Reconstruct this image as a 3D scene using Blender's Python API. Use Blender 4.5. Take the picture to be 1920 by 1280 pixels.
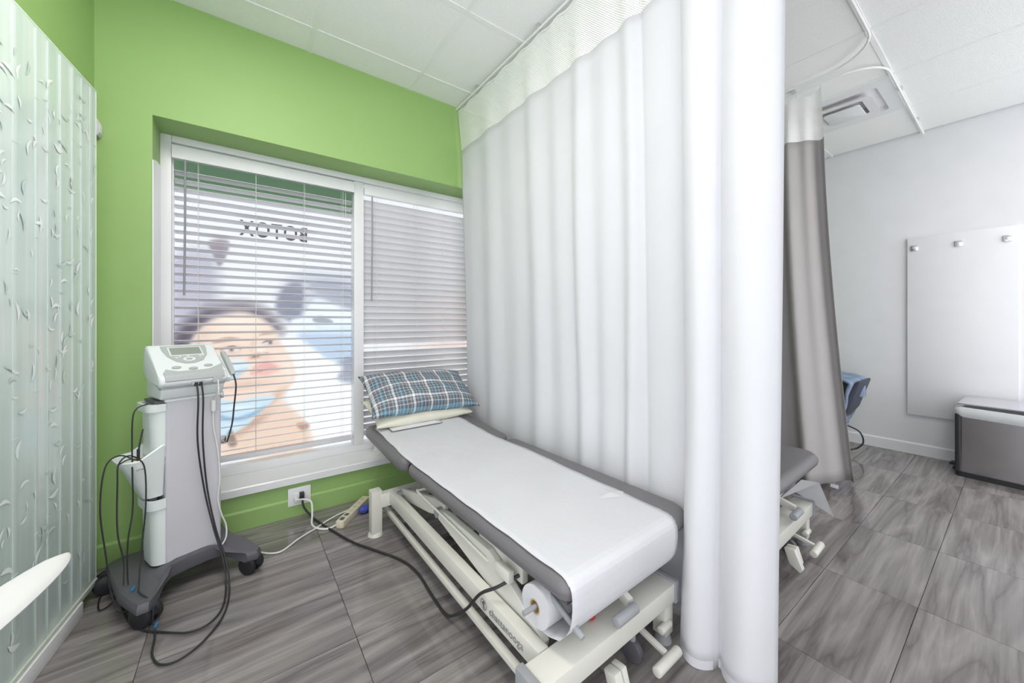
import bpy, bmesh, math, random
import numpy as np
from mathutils import Vector, Matrix
random.seed(7); np.random.seed(7)
for o in list(bpy.data.objects): bpy.data.objects.remove(o)
S = bpy.context.scene
COL = S.collection
PI = math.pi

# ------------------------------------------------------------------ camera
CAMH = 1.135; FPX = 700.0; HORIZON = 603.0; YAW = math.radians(36.1)
cd = bpy.data.cameras.new('camera'); cam = bpy.data.objects.new('camera', cd); COL.objects.link(cam)
cd.sensor_width = 36.0; cd.sensor_fit = 'HORIZONTAL'; cd.lens = FPX / 1920 * 36.0
cd.shift_y = -(640 - HORIZON) / 1920.0
cd.clip_start = 0.02
cam.location = (0, 0, CAMH); cam.rotation_euler = (PI / 2, 0, -YAW)
S.camera = cam

# ------------------------------------------------------------------ world
w = bpy.data.worlds.new('world'); S.world = w; w.use_nodes = True
bg = w.node_tree.nodes['Background']; bg.inputs[0].default_value = (0.94, 0.97, 1.0, 1); bg.inputs[1].default_value = 2.2

# ------------------------------------------------------------------ exposure
S.view_settings.view_transform = 'Standard'; S.view_settings.look = 'None'
S.view_settings.gamma = 1.0; S.view_settings.use_curve_mapping = False
S.view_settings.exposure = 0.20
FILL_STRENGTH = 11.0      # brightness of the added, unseen ceiling fill panels

# ------------------------------------------------------------------ materials
def lin(c):
    return tuple(((v / 255) / 12.92 if v / 255 <= 0.04045 else (((v / 255) + 0.055) / 1.055) ** 2.4) for v in c)
MATS = {}
def M(name, rgb, rough=0.5, metal=0.0, var=0.05, scale=6.0, bump=0.0, bscale=200.0, spec=0.5, coat=0.0, sheen=0.0, trans=0.0):
    """plain material: colour with slight procedural variation and optional fine bump"""
    if name in MATS: return MATS[name]
    m = bpy.data.materials.new(name); m.use_nodes = True; nt = m.node_tree; N = nt.nodes; L = nt.links
    b = N['Principled BSDF']; c = lin(rgb)
    tc = N.new('ShaderNodeTexCoord'); no = N.new('ShaderNodeTexNoise'); no.inputs['Scale'].default_value = scale; no.inputs['Detail'].default_value = 4
    L.new(tc.outputs['Object'], no.inputs['Vector'])
    cr = N.new('ShaderNodeValToRGB'); e = cr.color_ramp.elements
    e[0].position = .3; e[1].position = .7
    e[0].color = (*[v * (1 - var) for v in c], 1); e[1].color = (*[min(1, v * (1 + var)) for v in c], 1)
    L.new(no.outputs['Fac'], cr.inputs['Fac']); L.new(cr.outputs['Color'], b.inputs['Base Color'])
    b.inputs['Roughness'].default_value = rough; b.inputs['Metallic'].default_value = metal
    b.inputs['Specular IOR Level'].default_value = spec; b.inputs['Coat Weight'].default_value = coat
    if bump:
        n2 = N.new('ShaderNodeTexNoise'); n2.inputs['Scale'].default_value = bscale; n2.inputs['Detail'].default_value = 3
        L.new(tc.outputs['Object'], n2.inputs['Vector'])
        bp = N.new('ShaderNodeBump'); bp.inputs['Strength'].default_value = bump; bp.inputs['Distance'].default_value = 0.004
        L.new(n2.outputs['Fac'], bp.inputs['Height']); L.new(bp.outputs['Normal'], b.inputs['Normal'])
    if trans:
        t = N.new('ShaderNodeBsdfTranslucent'); L.new(cr.outputs['Color'], t.inputs['Color'])
        mx = N.new('ShaderNodeMixShader'); mx.inputs[0].default_value = trans
        L.new(b.outputs[0], mx.inputs[1]); L.new(t.outputs[0], mx.inputs[2]); L.new(mx.outputs[0], N['Material Output'].inputs['Surface'])
    MATS[name] = m
    return m

GREEN = M('green_paint', (152, 186, 114), .5, var=.03, scale=1.5, bump=.05, bscale=300)
GREYW = M('pale_grey_paint', (226, 226, 229), .6, var=.02, bump=.04, bscale=300)
WHITEP = M('white_gloss_paint', (236, 236, 238), .3, var=.02, coat=.2)
FRAMEW = M('white_window_vinyl', (232, 232, 234), .35, var=.02)
SLATW = M('white_blind_slat', (222, 221, 225), .4, var=.02)
CEILT = M('ceiling_tile_white', (244, 244, 243), .9, var=.035, scale=120, bump=.5, bscale=160)
TBAR = M('ceiling_grid_white', (240, 241, 240), .6, var=.02)
STEEL = M('cream_powder_steel', (214, 212, 204), .35, var=.02, coat=.1)
VINYL = M('charcoal_vinyl', (110, 107, 110), .42, var=.04, bump=.12, bscale=500)
PAPER = M('exam_paper', (206, 206, 210), .8, var=.02, bump=.35, bscale=60)
CURT = M('white_curtain_cloth', (232, 232, 236), .85, var=.01, bump=.08, bscale=400, trans=.3)
CURT2 = M('grey_curtain_cloth', (178, 174, 173), .85, var=.02, bump=.08, bscale=400, trans=.12)
GREYP = M('grey_plastic', (150, 152, 156), .45)
DKGREY = M('dark_grey_plastic', (92, 91, 97), .42, var=.03, bump=.1, bscale=500)
BLACK = M('black_rubber', (38, 38, 42), .45)
CABLE = M('cable_black', (40, 40, 42), .5)
CABLEW = M('cable_white', (226, 226, 222), .5)
CARTCOL = M('cart_grey_panel', (202, 200, 207), .45, var=.02)
CARTWHT = M('cart_white_plastic', (226, 232, 230), .35, var=.02)
CONS = M('console_white', (224, 228, 229), .35, var=.02)
CONSG = M('console_grey', (176, 179, 180), .4, var=.02)
LCD = M('console_screen', (150, 154, 148), .15, var=.04)
CHROME = M('chrome', (225, 225, 228), .18, 1.0, var=.02)
BINMETAL = M('stainless_brushed', (176, 173, 174), .22, 1.0, var=.05, scale=3)
CREAM = M('cream_pillow_cloth', (232, 229, 212), .85, bump=.1, bscale=300)
BEIGE = M('beige_strip_plastic', (224, 214, 192), .4)
BLUEC = M('blue_bootie_film', (70, 85, 175), .4, var=.3, scale=60)
CARDB = M('cardboard_core', (190, 165, 130), .9)
RED = M('red_plastic', (170, 40, 40), .4)
BAG = M('white_bin_bag', (232, 235, 236), .3, var=.03, trans=.2, bump=.3, bscale=40)
DENIM = M('blue_denim', (132, 147, 170), .85, var=.10, scale=10, bump=.2, bscale=300)
DENIMD = M('dark_slate_padding', (62, 68, 82), .6)
CHAIRW = M('white_chair_plastic', (206, 205, 204), .35, var=.01)
INK = M('dark_print', (98, 97, 104), .6)
LOGO = M('grey_print', (128, 128, 130), .5)
DARKV = M('vent_dark', (58, 62, 58), .8, var=.2, scale=80)
BOARD = M('white_melamine_board', (226, 226, 229), .35, var=.015)
TEAL = M('blue_connector', (40, 120, 170), .4)

def mat_floor():
    m = bpy.data.materials.new('grey_veined_porcelain'); m.use_nodes = True; nt = m.node_tree; N = nt.nodes; L = nt.links
    b = N['Principled BSDF']
    geo = N.new('ShaderNodeNewGeometry'); oi = N.new('ShaderNodeObjectInfo')
    mul = N.new('ShaderNodeMath'); mul.operation = 'MULTIPLY'; mul.inputs[1].default_value = 37.0; L.new(oi.outputs['Random'], mul.inputs[0])
    comb = N.new('ShaderNodeCombineXYZ'); L.new(mul.outputs[0], comb.inputs[0]); L.new(mul.outputs[0], comb.inputs[2])
    add = N.new('ShaderNodeVectorMath'); add.operation = 'ADD'; L.new(geo.outputs['Position'], add.inputs[0]); L.new(comb.outputs[0], add.inputs[1])
    # wavy bands that run along X
    mp = N.new('ShaderNodeMapping'); mp.inputs['Scale'].default_value = (.34, 3.3, 1); L.new(add.outputs[0], mp.inputs['Vector'])
    n1 = N.new('ShaderNodeTexNoise'); n1.inputs['Scale'].default_value = 2.2; n1.inputs['Detail'].default_value = 5; n1.inputs['Distortion'].default_value = .55; L.new(mp.outputs[0], n1.inputs['Vector'])
    sc = N.new('ShaderNodeMath'); sc.operation = 'MULTIPLY'; sc.inputs[1].default_value = 9.0; L.new(n1.outputs['Fac'], sc.inputs[0])
    fr = N.new('ShaderNodeMath'); fr.operation = 'PINGPONG'; fr.inputs[1].default_value = 1.0; L.new(sc.outputs[0], fr.inputs[0])
    cr = N.new('ShaderNodeValToRGB'); e = cr.color_ramp.elements
    e[0].position = 0; e[0].color = (*lin((106, 101, 100)), 1); e[1].position = 1; e[1].color = (*lin((150, 145, 143)), 1)
    x = e.new(.16); x.color = (*lin((122, 116, 115)), 1); x = e.new(.55); x.color = (*lin((134, 129, 128)), 1)
    L.new(fr.outputs[0], cr.inputs['Fac'])
    # fine streaks
    mp2 = N.new('ShaderNodeMapping'); mp2.inputs['Scale'].default_value = (1.5, 45, 1); L.new(add.outputs[0], mp2.inputs['Vector'])
    n2 = N.new('ShaderNodeTexNoise'); n2.inputs['Scale'].default_value = 1.6; n2.inputs['Detail'].default_value = 4; n2.inputs['Distortion'].default_value = .5; L.new(mp2.outputs[0], n2.inputs['Vector'])
    cr2 = N.new('ShaderNodeValToRGB'); e = cr2.color_ramp.elements; e[0].position = .3; e[0].color = (.6, .58, .57, 1); e[1].position = .62; e[1].color = (1.06, 1.05, 1.05, 1)
    L.new(n2.outputs['Fac'], cr2.inputs['Fac'])
    mx = N.new('ShaderNodeMix'); mx.data_type = 'RGBA'; mx.blend_type = 'MULTIPLY'; mx.inputs['Factor'].default_value = .5
    L.new(cr.outputs['Color'], mx.inputs['A']); L.new(cr2.outputs['Color'], mx.inputs['B']); L.new(mx.outputs['Result'], b.inputs['Base Color'])
    b.inputs['Roughness'].default_value = .07; b.inputs['Specular IOR Level'].default_value = .6
    return m
FLOORM = mat_floor()
GROUT = M('dark_grout', (78, 75, 74), .9)

def mat_net():
    m = bpy.data.materials.new('white_netting'); m.use_nodes = True; nt = m.node_tree; N = nt.nodes; L = nt.links
    b = N['Principled BSDF']; b.inputs['Base Color'].default_value = (.87, .87, .86, 1); b.inputs['Roughness'].default_value = .8
    tc = N.new('ShaderNodeTexCoord'); mp = N.new('ShaderNodeMapping'); mp.inputs['Rotation'].default_value = (math.radians(45), 0, 0); L.new(tc.outputs['Object'], mp.inputs['Vector'])
    sp = N.new('ShaderNodeSeparateXYZ'); L.new(mp.outputs[0], sp.inputs[0])
    outs = []
    for a in ('Y', 'Z'):
        k = N.new('ShaderNodeMath'); k.operation = 'MULTIPLY'; k.inputs[1].default_value = 2 * PI / .0075; L.new(sp.outputs[a], k.inputs[0])
        s = N.new('ShaderNodeMath'); s.operation = 'SINE'; L.new(k.outputs[0], s.inputs[0]); outs.append(s)
    mn = N.new('ShaderNodeMath'); mn.operation = 'MINIMUM'; L.new(outs[0].outputs[0], mn.inputs[0]); L.new(outs[1].outputs[0], mn.inputs[1])
    gt = N.new('ShaderNodeMath'); gt.operation = 'GREATER_THAN'; gt.inputs[1].default_value = .2; L.new(mn.outputs[0], gt.inputs[0])
    tr = N.new('ShaderNodeBsdfTransparent'); mx = N.new('ShaderNodeMixShader')
    L.new(gt.outputs[0], mx.inputs[0]); L.new(b.outputs[0], mx.inputs[1]); L.new(tr.outputs[0], mx.inputs[2]); L.new(mx.outputs[0], N['Material Output'].inputs['Surface'])
    return m
NET = mat_net()

def mat_glass():
    m = bpy.data.materials.new('window_glass'); m.use_nodes = True; nt = m.node_tree; N = nt.nodes; L = nt.links
    N.remove(N['Principled BSDF'])
    tr = N.new('ShaderNodeBsdfTransparent'); tr.inputs[0].default_value = (.95, .97, .96, 1)
    gl = N.new('ShaderNodeBsdfGlossy'); gl.inputs['Roughness'].default_value = .02
    fr = N.new('ShaderNodeFresnel'); fr.inputs[0].default_value = 1.45
    mx = N.new('ShaderNodeMixShader'); L.new(fr.outputs[0], mx.inputs[0]); L.new(tr.outputs[0], mx.inputs[1]); L.new(gl.outputs[0], mx.inputs[2]); L.new(mx.outputs[0], N['Material Output'].inputs['Surface'])
    return m
GLASS = mat_glass()

def mat_film():
    """printed translucent film: colours come from the print (colour attribute), light from outdoors"""
    m = bpy.data.materials.new('printed_window_film'); m.use_nodes = True; nt = m.node_tree; N = nt.nodes; L = nt.links
    b = N['Principled BSDF']; at = N.new('ShaderNodeAttribute'); at.attribute_name = 'print'
    L.new(at.outputs['Color'], b.inputs['Base Color']); b.inputs['Roughness'].default_value = .5
    t = N.new('ShaderNodeBsdfTranslucent'); L.new(at.outputs['Color'], t.inputs['Color'])
    mx = N.new('ShaderNodeMixShader'); mx.inputs[0].default_value = .92
    L.new(b.outputs[0], mx.inputs[1]); L.new(t.outputs[0], mx.inputs[2]); L.new(mx.outputs[0], N['Material Output'].inputs['Surface'])
    return m
FILM = mat_film()

def mat_frost():
    m = bpy.data.materials.new('frosted_glass_film'); m.use_nodes = True; nt = m.node_tree; N = nt.nodes; L = nt.links
    b = N['Principled BSDF']
    tc = N.new('ShaderNodeTexCoord'); mp = N.new('ShaderNodeMapping'); mp.inputs['Scale'].default_value = (1, 9, .5); L.new(tc.outputs['Object'], mp.inputs['Vector'])
    n = N.new('ShaderNodeTexNoise'); n.inputs['Scale'].default_value = 2.0; n.inputs['Detail'].default_value = 3; L.new(mp.outputs[0], n.inputs['Vector'])
    cr = N.new('ShaderNodeValToRGB'); e = cr.color_ramp.elements; e[0].position = .35; e[0].color = (*lin((200, 216, 209)), 1); e[1].position = .65; e[1].color = (*lin((218, 228, 225)), 1)
    L.new(n.outputs['Fac'], cr.inputs['Fac']); L.new(cr.outputs['Color'], b.inputs['Base Color'])
    b.inputs['Roughness'].default_value = .16; b.inputs['Specular IOR Level'].default_value = .5
    return m
FROST = mat_frost()
FROST2 = M('frosted_film_stem', (210, 222, 218), .25, var=.04, scale=4)
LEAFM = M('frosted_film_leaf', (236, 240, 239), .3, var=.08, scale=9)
LEAFD = M('frosted_film_leaf_dark', (196, 212, 206), .3, var=.08, scale=9)

def mat_plaid():
    m = bpy.data.materials.new('blue_grey_plaid'); m.use_nodes = True; nt = m.node_tree; N = nt.nodes; L = nt.links
    b = N['Principled BSDF']; b.inputs['Roughness'].default_value = .85
    tc = N.new('ShaderNodeTexCoord'); sp = N.new('ShaderNodeSeparateXYZ'); L.new(tc.outputs['Object'], sp.inputs[0])
    cols = []
    for ax, per in (('X', .112), ('Y', .112)):
        d = N.new('ShaderNodeMath'); d.operation = 'DIVIDE'; d.inputs[1].default_value = per; L.new(sp.outputs[ax], d.inputs[0])
        f = N.new('ShaderNodeMath'); f.operation = 'FRACT'; L.new(d.outputs[0], f.inputs[0])
        cr = N.new('ShaderNodeValToRGB'); cr.color_ramp.interpolation = 'CONSTANT'; e = cr.color_ramp.elements
        stops = [(0, (236, 238, 240)), (.12, (104, 106, 116)), (.24, (176, 178, 186)), (.28, (98, 100, 110)), (.40, (126, 178, 198)), (.50, (96, 100, 110)), (.64, (196, 198, 204)), (.68, (102, 102, 108)), (.84, (160, 162, 170)), (.92, (100, 102, 114))]
        e[0].position = 0; e[0].color = (*lin(stops[0][1]), 1); e[1].position = stops[1][0]; e[1].color = (*lin(stops[1][1]), 1)
        for p, c in stops[2:]:
            q = e.new(p); q.color = (*lin(c), 1)
        L.new(f.outputs[0], cr.inputs['Fac']); cols.append(cr)
    mx = N.new('ShaderNodeMix'); mx.data_type = 'RGBA'; mx.inputs['Factor'].default_value = .5
    L.new(cols[0].outputs[0], mx.inputs['A']); L.new(cols[1].outputs[0], mx.inputs['B'])
    L.new(mx.outputs['Result'], b.inputs['Base Color'])
    return m
PLAID = mat_plaid()

def mat_emit(name, rgb, s):
    m = bpy.data.materials.new(name); m.use_nodes = True; N = m.node_tree.nodes
    b = N['Principled BSDF']; b.inputs['Base Color'].default_value = (*lin(rgb), 1); b.inputs['Emission Color'].default_value = (*lin(rgb), 1); b.inputs['Emission Strength'].default_value = s
    return m
FILL_MAT = mat_emit('fill_panel_diffuser', (255, 250, 244), FILL_STRENGTH)

# ------------------------------------------------------------------ mesh helpers
def tag(o, label=None, cat=None, group=None, kind=None):
    if label: o['label'] = label
    if cat: o['category'] = cat
    if group: o['group'] = group
    if kind: o['kind'] = kind
    return o
def empty(name, loc=(0, 0, 0), rz=0.0, label=None, cat=None, group=None, kind=None):
    o = bpy.data.objects.new(name, None); COL.objects.link(o); o.location = loc; o.rotation_euler = (0, 0, rz); o.empty_display_size = .05
    return tag(o, label, cat, group, kind)
def link(name, me, mat, parent=None, smooth=False, loc=None, rot=None):
    if mat is not None and len(me.materials) == 0: me.materials.append(mat)
    if smooth:
        me.polygons.foreach_set('use_smooth', [True] * len(me.polygons))
    o = bpy.data.objects.new(name, me); COL.objects.link(o)
    if parent: o.parent = parent
    if loc: o.location = loc
    if rot: o.rotation_euler = rot
    return o
def pyd(name, v, f, mat, parent=None, smooth=False, **k):
    me = bpy.data.meshes.new(name); me.from_pydata([tuple(p) for p in v], [], f); me.update()
    return link(name, me, mat, parent, smooth, **k)
def fin(bm, name, mat, parent=None, smooth=False, **k):
    bmesh.ops.recalc_face_normals(bm, faces=bm.faces)
    me = bpy.data.meshes.new(name); bm.to_mesh(me); bm.free()
    o = link(name, me, mat, parent, smooth, **k)
    if smooth:
        try: me.set_sharp_from_angle(angle=math.radians(42))
        except Exception: pass
    return o
def bbox(bm, lo, hi):
    vs = [bm.verts.new((x, y, z)) for x in (lo[0], hi[0]) for y in (lo[1], hi[1]) for z in (lo[2], hi[2])]
    for f in ((0, 1, 3, 2), (4, 6, 7, 5), (0, 4, 5, 1), (2, 3, 7, 6), (0, 2, 6, 4), (1, 5, 7, 3)): bm.faces.new([vs[i] for i in f])
def box(name, lo, hi, mat, parent=None, bev=0.0, seg=2, **k):
    bm = bmesh.new(); bbox(bm, lo, hi)
    if bev: bmesh.ops.bevel(bm, geom=list(bm.edges), offset=bev, segments=seg, profile=.6, affect='EDGES')
    return fin(bm, name, mat, parent, bev > 0, **k)
def boxes(name, lst, mat, parent=None, bev=0.0, **k):
    bm = bmesh.new()
    for lo, hi in lst: bbox(bm, lo, hi)
    if bev: bmesh.ops.bevel(bm, geom=list(bm.edges), offset=bev, segments=2, profile=.6, affect='EDGES')
    return fin(bm, name, mat, parent, bev > 0, **k)
def bar(name, a, b, wd, ht, mat, parent=None, bev=.003, up=(0, 0, 1)):
    """rectangular bar from a to b, width wd sideways, height ht along up"""
    a = Vector(a); b = Vector(b); d = (b - a).normalized(); s = d.cross(Vector(up)).normalized(); u = s.cross(d)
    bm = bmesh.new(); vs = []
    for p in (a, b):
        for i, j in ((-1, -1), (1, -1), (1, 1), (-1, 1)): vs.append(bm.verts.new(p + s * wd / 2 * i + u * ht / 2 * j))
    for f in ((0, 1, 2, 3), (7, 6, 5, 4), (0, 4, 5, 1), (1, 5, 6, 2), (2, 6, 7, 3), (3, 7, 4, 0)): bm.faces.new([vs[i] for i in f])
    if bev: bmesh.ops.bevel(bm, geom=list(bm.edges), offset=bev, segments=2, profile=.6, affect='EDGES')
    return fin(bm, name, mat, parent, True)
def cyl(name, a, b, r, mat, parent=None, n=20, r2=None, bev=0.0, bore=0.0):
    a = Vector(a); b = Vector(b); d = (b - a).normalized()
    s = d.orthogonal().normalized(); t = d.cross(s); r2 = r if r2 is None else r2
    L = (b - a).length
    prof = [(0, r), (L, r2)]
    if bev: prof = [(0, r - bev), (bev * .3, r - bev * .3), (bev, r), (L - bev, r2), (L - bev * .3, r2 - bev * .3), (L, r2 - bev)]
    if bore: prof = [(0, bore)] + prof + [(L, bore)]
    bm = bmesh.new(); rings = []
    for h, rr in prof:
        rings.append([bm.verts.new(a + d * h + (s * math.cos(2 * PI * i / n) + t * math.sin(2 * PI * i / n)) * rr) for i in range(n)])
    for q in range(len(rings) - 1):
        for i in range(n): bm.faces.new((rings[q][i], rings[q][(i + 1) % n], rings[q + 1][(i + 1) % n], rings[q + 1][i]))
    if bore:
        for i in range(n): bm.faces.new((rings[-1][i], rings[-1][(i + 1) % n], rings[0][(i + 1) % n], rings[0][i]))
    else:
        bm.faces.new(rings[0][::-1]); bm.faces.new(rings[-1])
    return fin(bm, name, mat, parent, True)
def crom(P, per=6):
    P = [Vector(p) for p in P]; out = []
    for i in range(len(P) - 1):
        p0 = P[max(0, i - 1)]; p1 = P[i]; p2 = P[i + 1]; p3 = P[min(len(P) - 1, i + 2)]
        for k in range(per):
            t = k / per
            out.append(.5 * ((2 * p1) + (p2 - p0) * t + (2 * p0 - 5 * p1 + 4 * p2 - p3) * t * t + (3 * p1 - p0 - 3 * p2 + p3) * t ** 3))
    out.append(P[-1]); return out
def tube(name, P, r, mat, parent=None, n=8, per=6, smooth=True, **k):
    pts = crom(P, per) if smooth else [Vector(p) for p in P]
    bm = bmesh.new(); rings = []; nrm = None
    for i, p in enumerate(pts):
        d = (pts[min(i + 1, len(pts) - 1)] - pts[max(i - 1, 0)]).normalized()
        if nrm is None: nrm = d.orthogonal().normalized()
        nrm = (nrm - d * nrm.dot(d)).normalized(); bn = d.cross(nrm)
        rings.append([bm.verts.new(p + (nrm * math.cos(2 * PI * j / n) + bn * math.sin(2 * PI * j / n)) * r) for j in range(n)])
    for q in range(len(rings) - 1):
        for i in range(n): bm.faces.new((rings[q][i], rings[q][(i + 1) % n], rings[q + 1][(i + 1) % n], rings[q + 1][i]))
    bm.faces.new(rings[0][::-1]); bm.faces.new(rings[-1])
    return fin(bm, name, mat, parent, True, **k)
def prism(name, poly, axis, a, b, mat, parent=None, bev=0.0, seg=2, **k):
    """extrude a 2D polygon: axis 'x' -> poly is (y,z); 'y' -> (x,z); 'z' -> (x,y)"""
    def p3(p, h): return {'x': (h, p[0], p[1]), 'y': (p[0], h, p[1]), 'z': (p[0], p[1], h)}[axis]
    bm = bmesh.new(); A = [bm.verts.new(p3(p, a)) for p in poly]; B = [bm.verts.new(p3(p, b)) for p in poly]; n = len(poly)
    bm.faces.new(A[::-1]); bm.faces.new(B)
    for i in range(n): bm.faces.new((A[i], A[(i + 1) % n], B[(i + 1) % n], B[i]))
    if bev: bmesh.ops.bevel(bm, geom=list(bm.edges), offset=bev, segments=seg, profile=.6, affect='EDGES')
    return fin(bm, name, mat, parent, bev > 0, **k)
def rrect(x0, y0, x1, y1, r, n=7):
    rs = r if isinstance(r, (list, tuple)) else (r,) * 4
    out = []
    for (cx, cy, a0, rr) in ((x1 - rs[0], y0 + rs[0], -90, rs[0]), (x1 - rs[1], y1 - rs[1], 0, rs[1]), (x0 + rs[2], y1 - rs[2], 90, rs[2]), (x0 + rs[3], y0 + rs[3], 180, rs[3])):
        for i in range(n):
            a = math.radians(a0 + 90 * i / (n - 1)); out.append((cx + rr * math.cos(a), cy + rr * math.sin(a)))
    return out
def slab(name, outline, z0, z1, r, mat, parent=None, nr=5, crown=0.0, **k):
    """upholstered slab with rounded top and bottom edges: rings of the inset outline"""
    O = np.array(outline); n = len(O); T = np.roll(O, -1, 0) - np.roll(O, 1, 0); T /= np.linalg.norm(T, axis=1)[:, None]
    Nn = np.stack([T[:, 1], -T[:, 0]], 1)
    prof = [(r * (1 - math.sin(a)), z0 + r * (1 - math.cos(a))) for a in np.linspace(0, PI / 2, nr)]
    prof += [(r * (1 - math.cos(a)), z1 - r * (1 - math.sin(a))) for a in np.linspace(0, PI / 2, nr)]
    bm = bmesh.new(); rings = []
    for ins, z in prof:
        Q = O - Nn * ins; rings.append([bm.verts.new((q[0], q[1], z)) for q in Q])
    for q in range(len(rings) - 1):
        for i in range(n): bm.faces.new((rings[q][i], rings[q][(i + 1) % n], rings[q + 1][(i + 1) % n], rings[q + 1][i]))
    bm.faces.new(rings[0][::-1]); bm.faces.new(rings[-1])
    return fin(bm, name, mat, parent, True, **k)
def grid(name, fn, nu, nv, mat, parent=None, thick=0.0, smooth=True, **k):
    """surface fn(u,v) -> point, optional thickness along normals"""
    V = [fn(i / nu, j / nv) for j in range(nv + 1) for i in range(nu + 1)]
    F = [(j * (nu + 1) + i, j * (nu + 1) + i + 1, (j + 1) * (nu + 1) + i + 1, (j + 1) * (nu + 1) + i) for j in range(nv) for i in range(nu)]
    o = pyd(name, V, F, mat, parent, smooth, **k)
    if thick:
        s = o.modifiers.new('thickness', 'SOLIDIFY'); s.thickness = thick; s.offset = 0
    return o
def text(name, body, size, mat, parent, matrix, depth=.0008, extra=1.0, bold=0.0):
    cu = bpy.data.curves.new(name, 'FONT'); cu.body = body; cu.size = size; cu.align_x = 'LEFT'; cu.align_y = 'CENTER'; cu.extrude = depth; cu.offset = bold; cu.space_character = extra
    t = bpy.data.objects.new(name, cu); COL.objects.link(t)
    dg = bpy.context.evaluated_depsgraph_get(); dg.update()
    me = bpy.data.meshes.new_from_object(t.evaluated_get(dg)); bpy.data.objects.remove(t)
    me.transform(matrix); me.materials.clear()
    return link(name, me, mat, parent)
def copy_tree(o, parent=None):
    c = o.copy(); COL.objects.link(c); c.parent = parent
    for ch in list(o.children): copy_tree(ch, c)
    return c

# ================================================================== the room
CEIL = 2.748; WY = 2.519; RX = 4.69
REC_L, REC_R, REC_T, REC_B = -.346, 1.66, 2.15, .19       # window opening
YB = WY + .30
# floor slab and tiles
fl = box('floor', (-1.6, -.95, -.06), (RX + .12, YB, -.0035), GROUT); tag(fl, kind='structure')
tx0, tpx = .34, .612; ty0, tpy = 2.0, .292
tile_me = None
for i in range(-2, 8):
    for j in range(-2, 10):
        x0 = tx0 + i * tpx; y1 = ty0 - j * tpy + tpy; y0 = y1 - tpy
        X0, X1, Y0, Y1 = max(x0 + .001, -1.5), min(x0 + tpx - .001, RX), y0 + .001, min(y1 - .001, WY)
        if X1 - X0 < .02 or Y1 - Y0 < .02: continue
        full = X0 == x0 + .001 and X1 == x0 + tpx - .001 and Y1 == y1 - .001
        if full:
            if tile_me is None:
                t = box('tile', (0, 0, -.012), (tpx - .002, tpy - .002, 0), FLOORM, fl, bev=.0006, seg=1); tile_me = t.data
            else: t = link('tile', tile_me, None, fl)
            t.location = (X0, Y0, 0)
        else: box('tile', (X0, Y0, -.012), (X1, Y1, 0), FLOORM, fl)
# ceiling: backing, grid and tiles
ce = box('ceiling', (-1.6, -1.0, CEIL + .02), (RX + .12, YB, CEIL + .08), CEILT); tag(ce, kind='structure')
cx0, cpx, cy0, cpy = .335, .62, 2.31, .6
VENT_CELL = (5, 3)
FILL_CELLS = [(-1, 2), (-1, 3), (4, 5)]
ct_me = None
for i in range(-3, 8):
    for j in range(0, 6):
        x0 = cx0 + i * cpx; y1 = cy0 - (j - 1) * cpy; y0 = y1 - cpy
        X0, X1, Y0, Y1 = max(x0 + .006, -1.5), min(x0 + cpx - .006, RX), y0 + .006, min(y1 - .006, WY)
        if X1 - X0 < .05 or Y1 - Y0 < .05 or (i, j) == VENT_CELL or (i, j) in FILL_CELLS: continue
        full = X0 == x0 + .006 and X1 == x0 + cpx - .006 and Y1 == y1 - .006
        if full:
            if ct_me is None:
                t = box('ceiling_tile', (0, 0, 0), (cpx - .012, cpy - .012, .016), CEILT, ce, bev=.0025, seg=1); ct_me = t.data
            else: t = link('ceiling_tile', ct_me, None, ce)
            t.location = (X0, Y0, CEIL + .0015)
        else: box('ceiling_tile', (X0, Y0, CEIL + .0015), (X1, Y1, CEIL + .0175), CEILT, ce)
for i in range(-3, 8):
    x = cx0 + i * cpx
    if -1.5 < x < RX - .03: box('grid_bar', (x - .012, -1.0, CEIL - .002), (x + .012, WY, CEIL + .004), TBAR, ce)
for j in range(0, 6):
    y = cy0 - j * cpy
    box('grid_bar', (-1.5, y - .012, CEIL - .0025), (RX, y + .012, CEIL + .0035), TBAR, ce)

# green window wall with its deep opening
wb = boxes('wall_back', [((-1.6, WY, -.06), (REC_L, YB, CEIL + .02)), ((REC_R, WY, -.06), (RX + .12, YB, CEIL + .02)),
                         ((REC_L, WY, REC_T), (REC_R, YB, CEIL + .02)), ((REC_L, WY, -.06), (REC_R, YB, REC_B))], GREEN)
tag(wb, kind='structure')
wr = box('wall_right', (RX, -.95, -.06), (RX + .12, WY, CEIL + .02), GREYW); tag(wr, kind='structure')
wf = box('wall_front_blocker', (.9, -1.06, -.06), (2.45, -.95, CEIL + .02), GREYW); tag(wf, kind='structure')  # unseen wall section added to block light reaching the white curtain
# left wall leans a few degrees off square, like the glass panel in front of it
LA = math.radians(7.2); LD = Vector((math.sin(LA), math.cos(LA), 0)); LN = Vector((math.cos(LA), -math.sin(LA), 0))
P0 = Vector((-.541, WY, 0))
wl = empty('tmp')
bm = bmesh.new(); q = []
for s, n in ((.03, 0), (-1.55, 0), (-1.55, -.1), (.03, -.1)):
    p = P0 + LD * s + LN * n
    for z in (-.06, CEIL + .02): q.append(bm.verts.new((p.x, p.y, z)))
for a in range(4):
    b2 = (a + 1) % 4; bm.faces.new((q[2 * a], q[2 * b2], q[2 * b2 + 1], q[2 * a + 1]))
bm.faces.new([q[i] for i in (0, 2, 4, 6)]); bm.faces.new([q[i] for i in (1, 3, 5, 7)])
bpy.data.objects.remove(wl)
wl = fin(bm, 'wall_left', GREEN); tag(wl, kind='structure')
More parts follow.
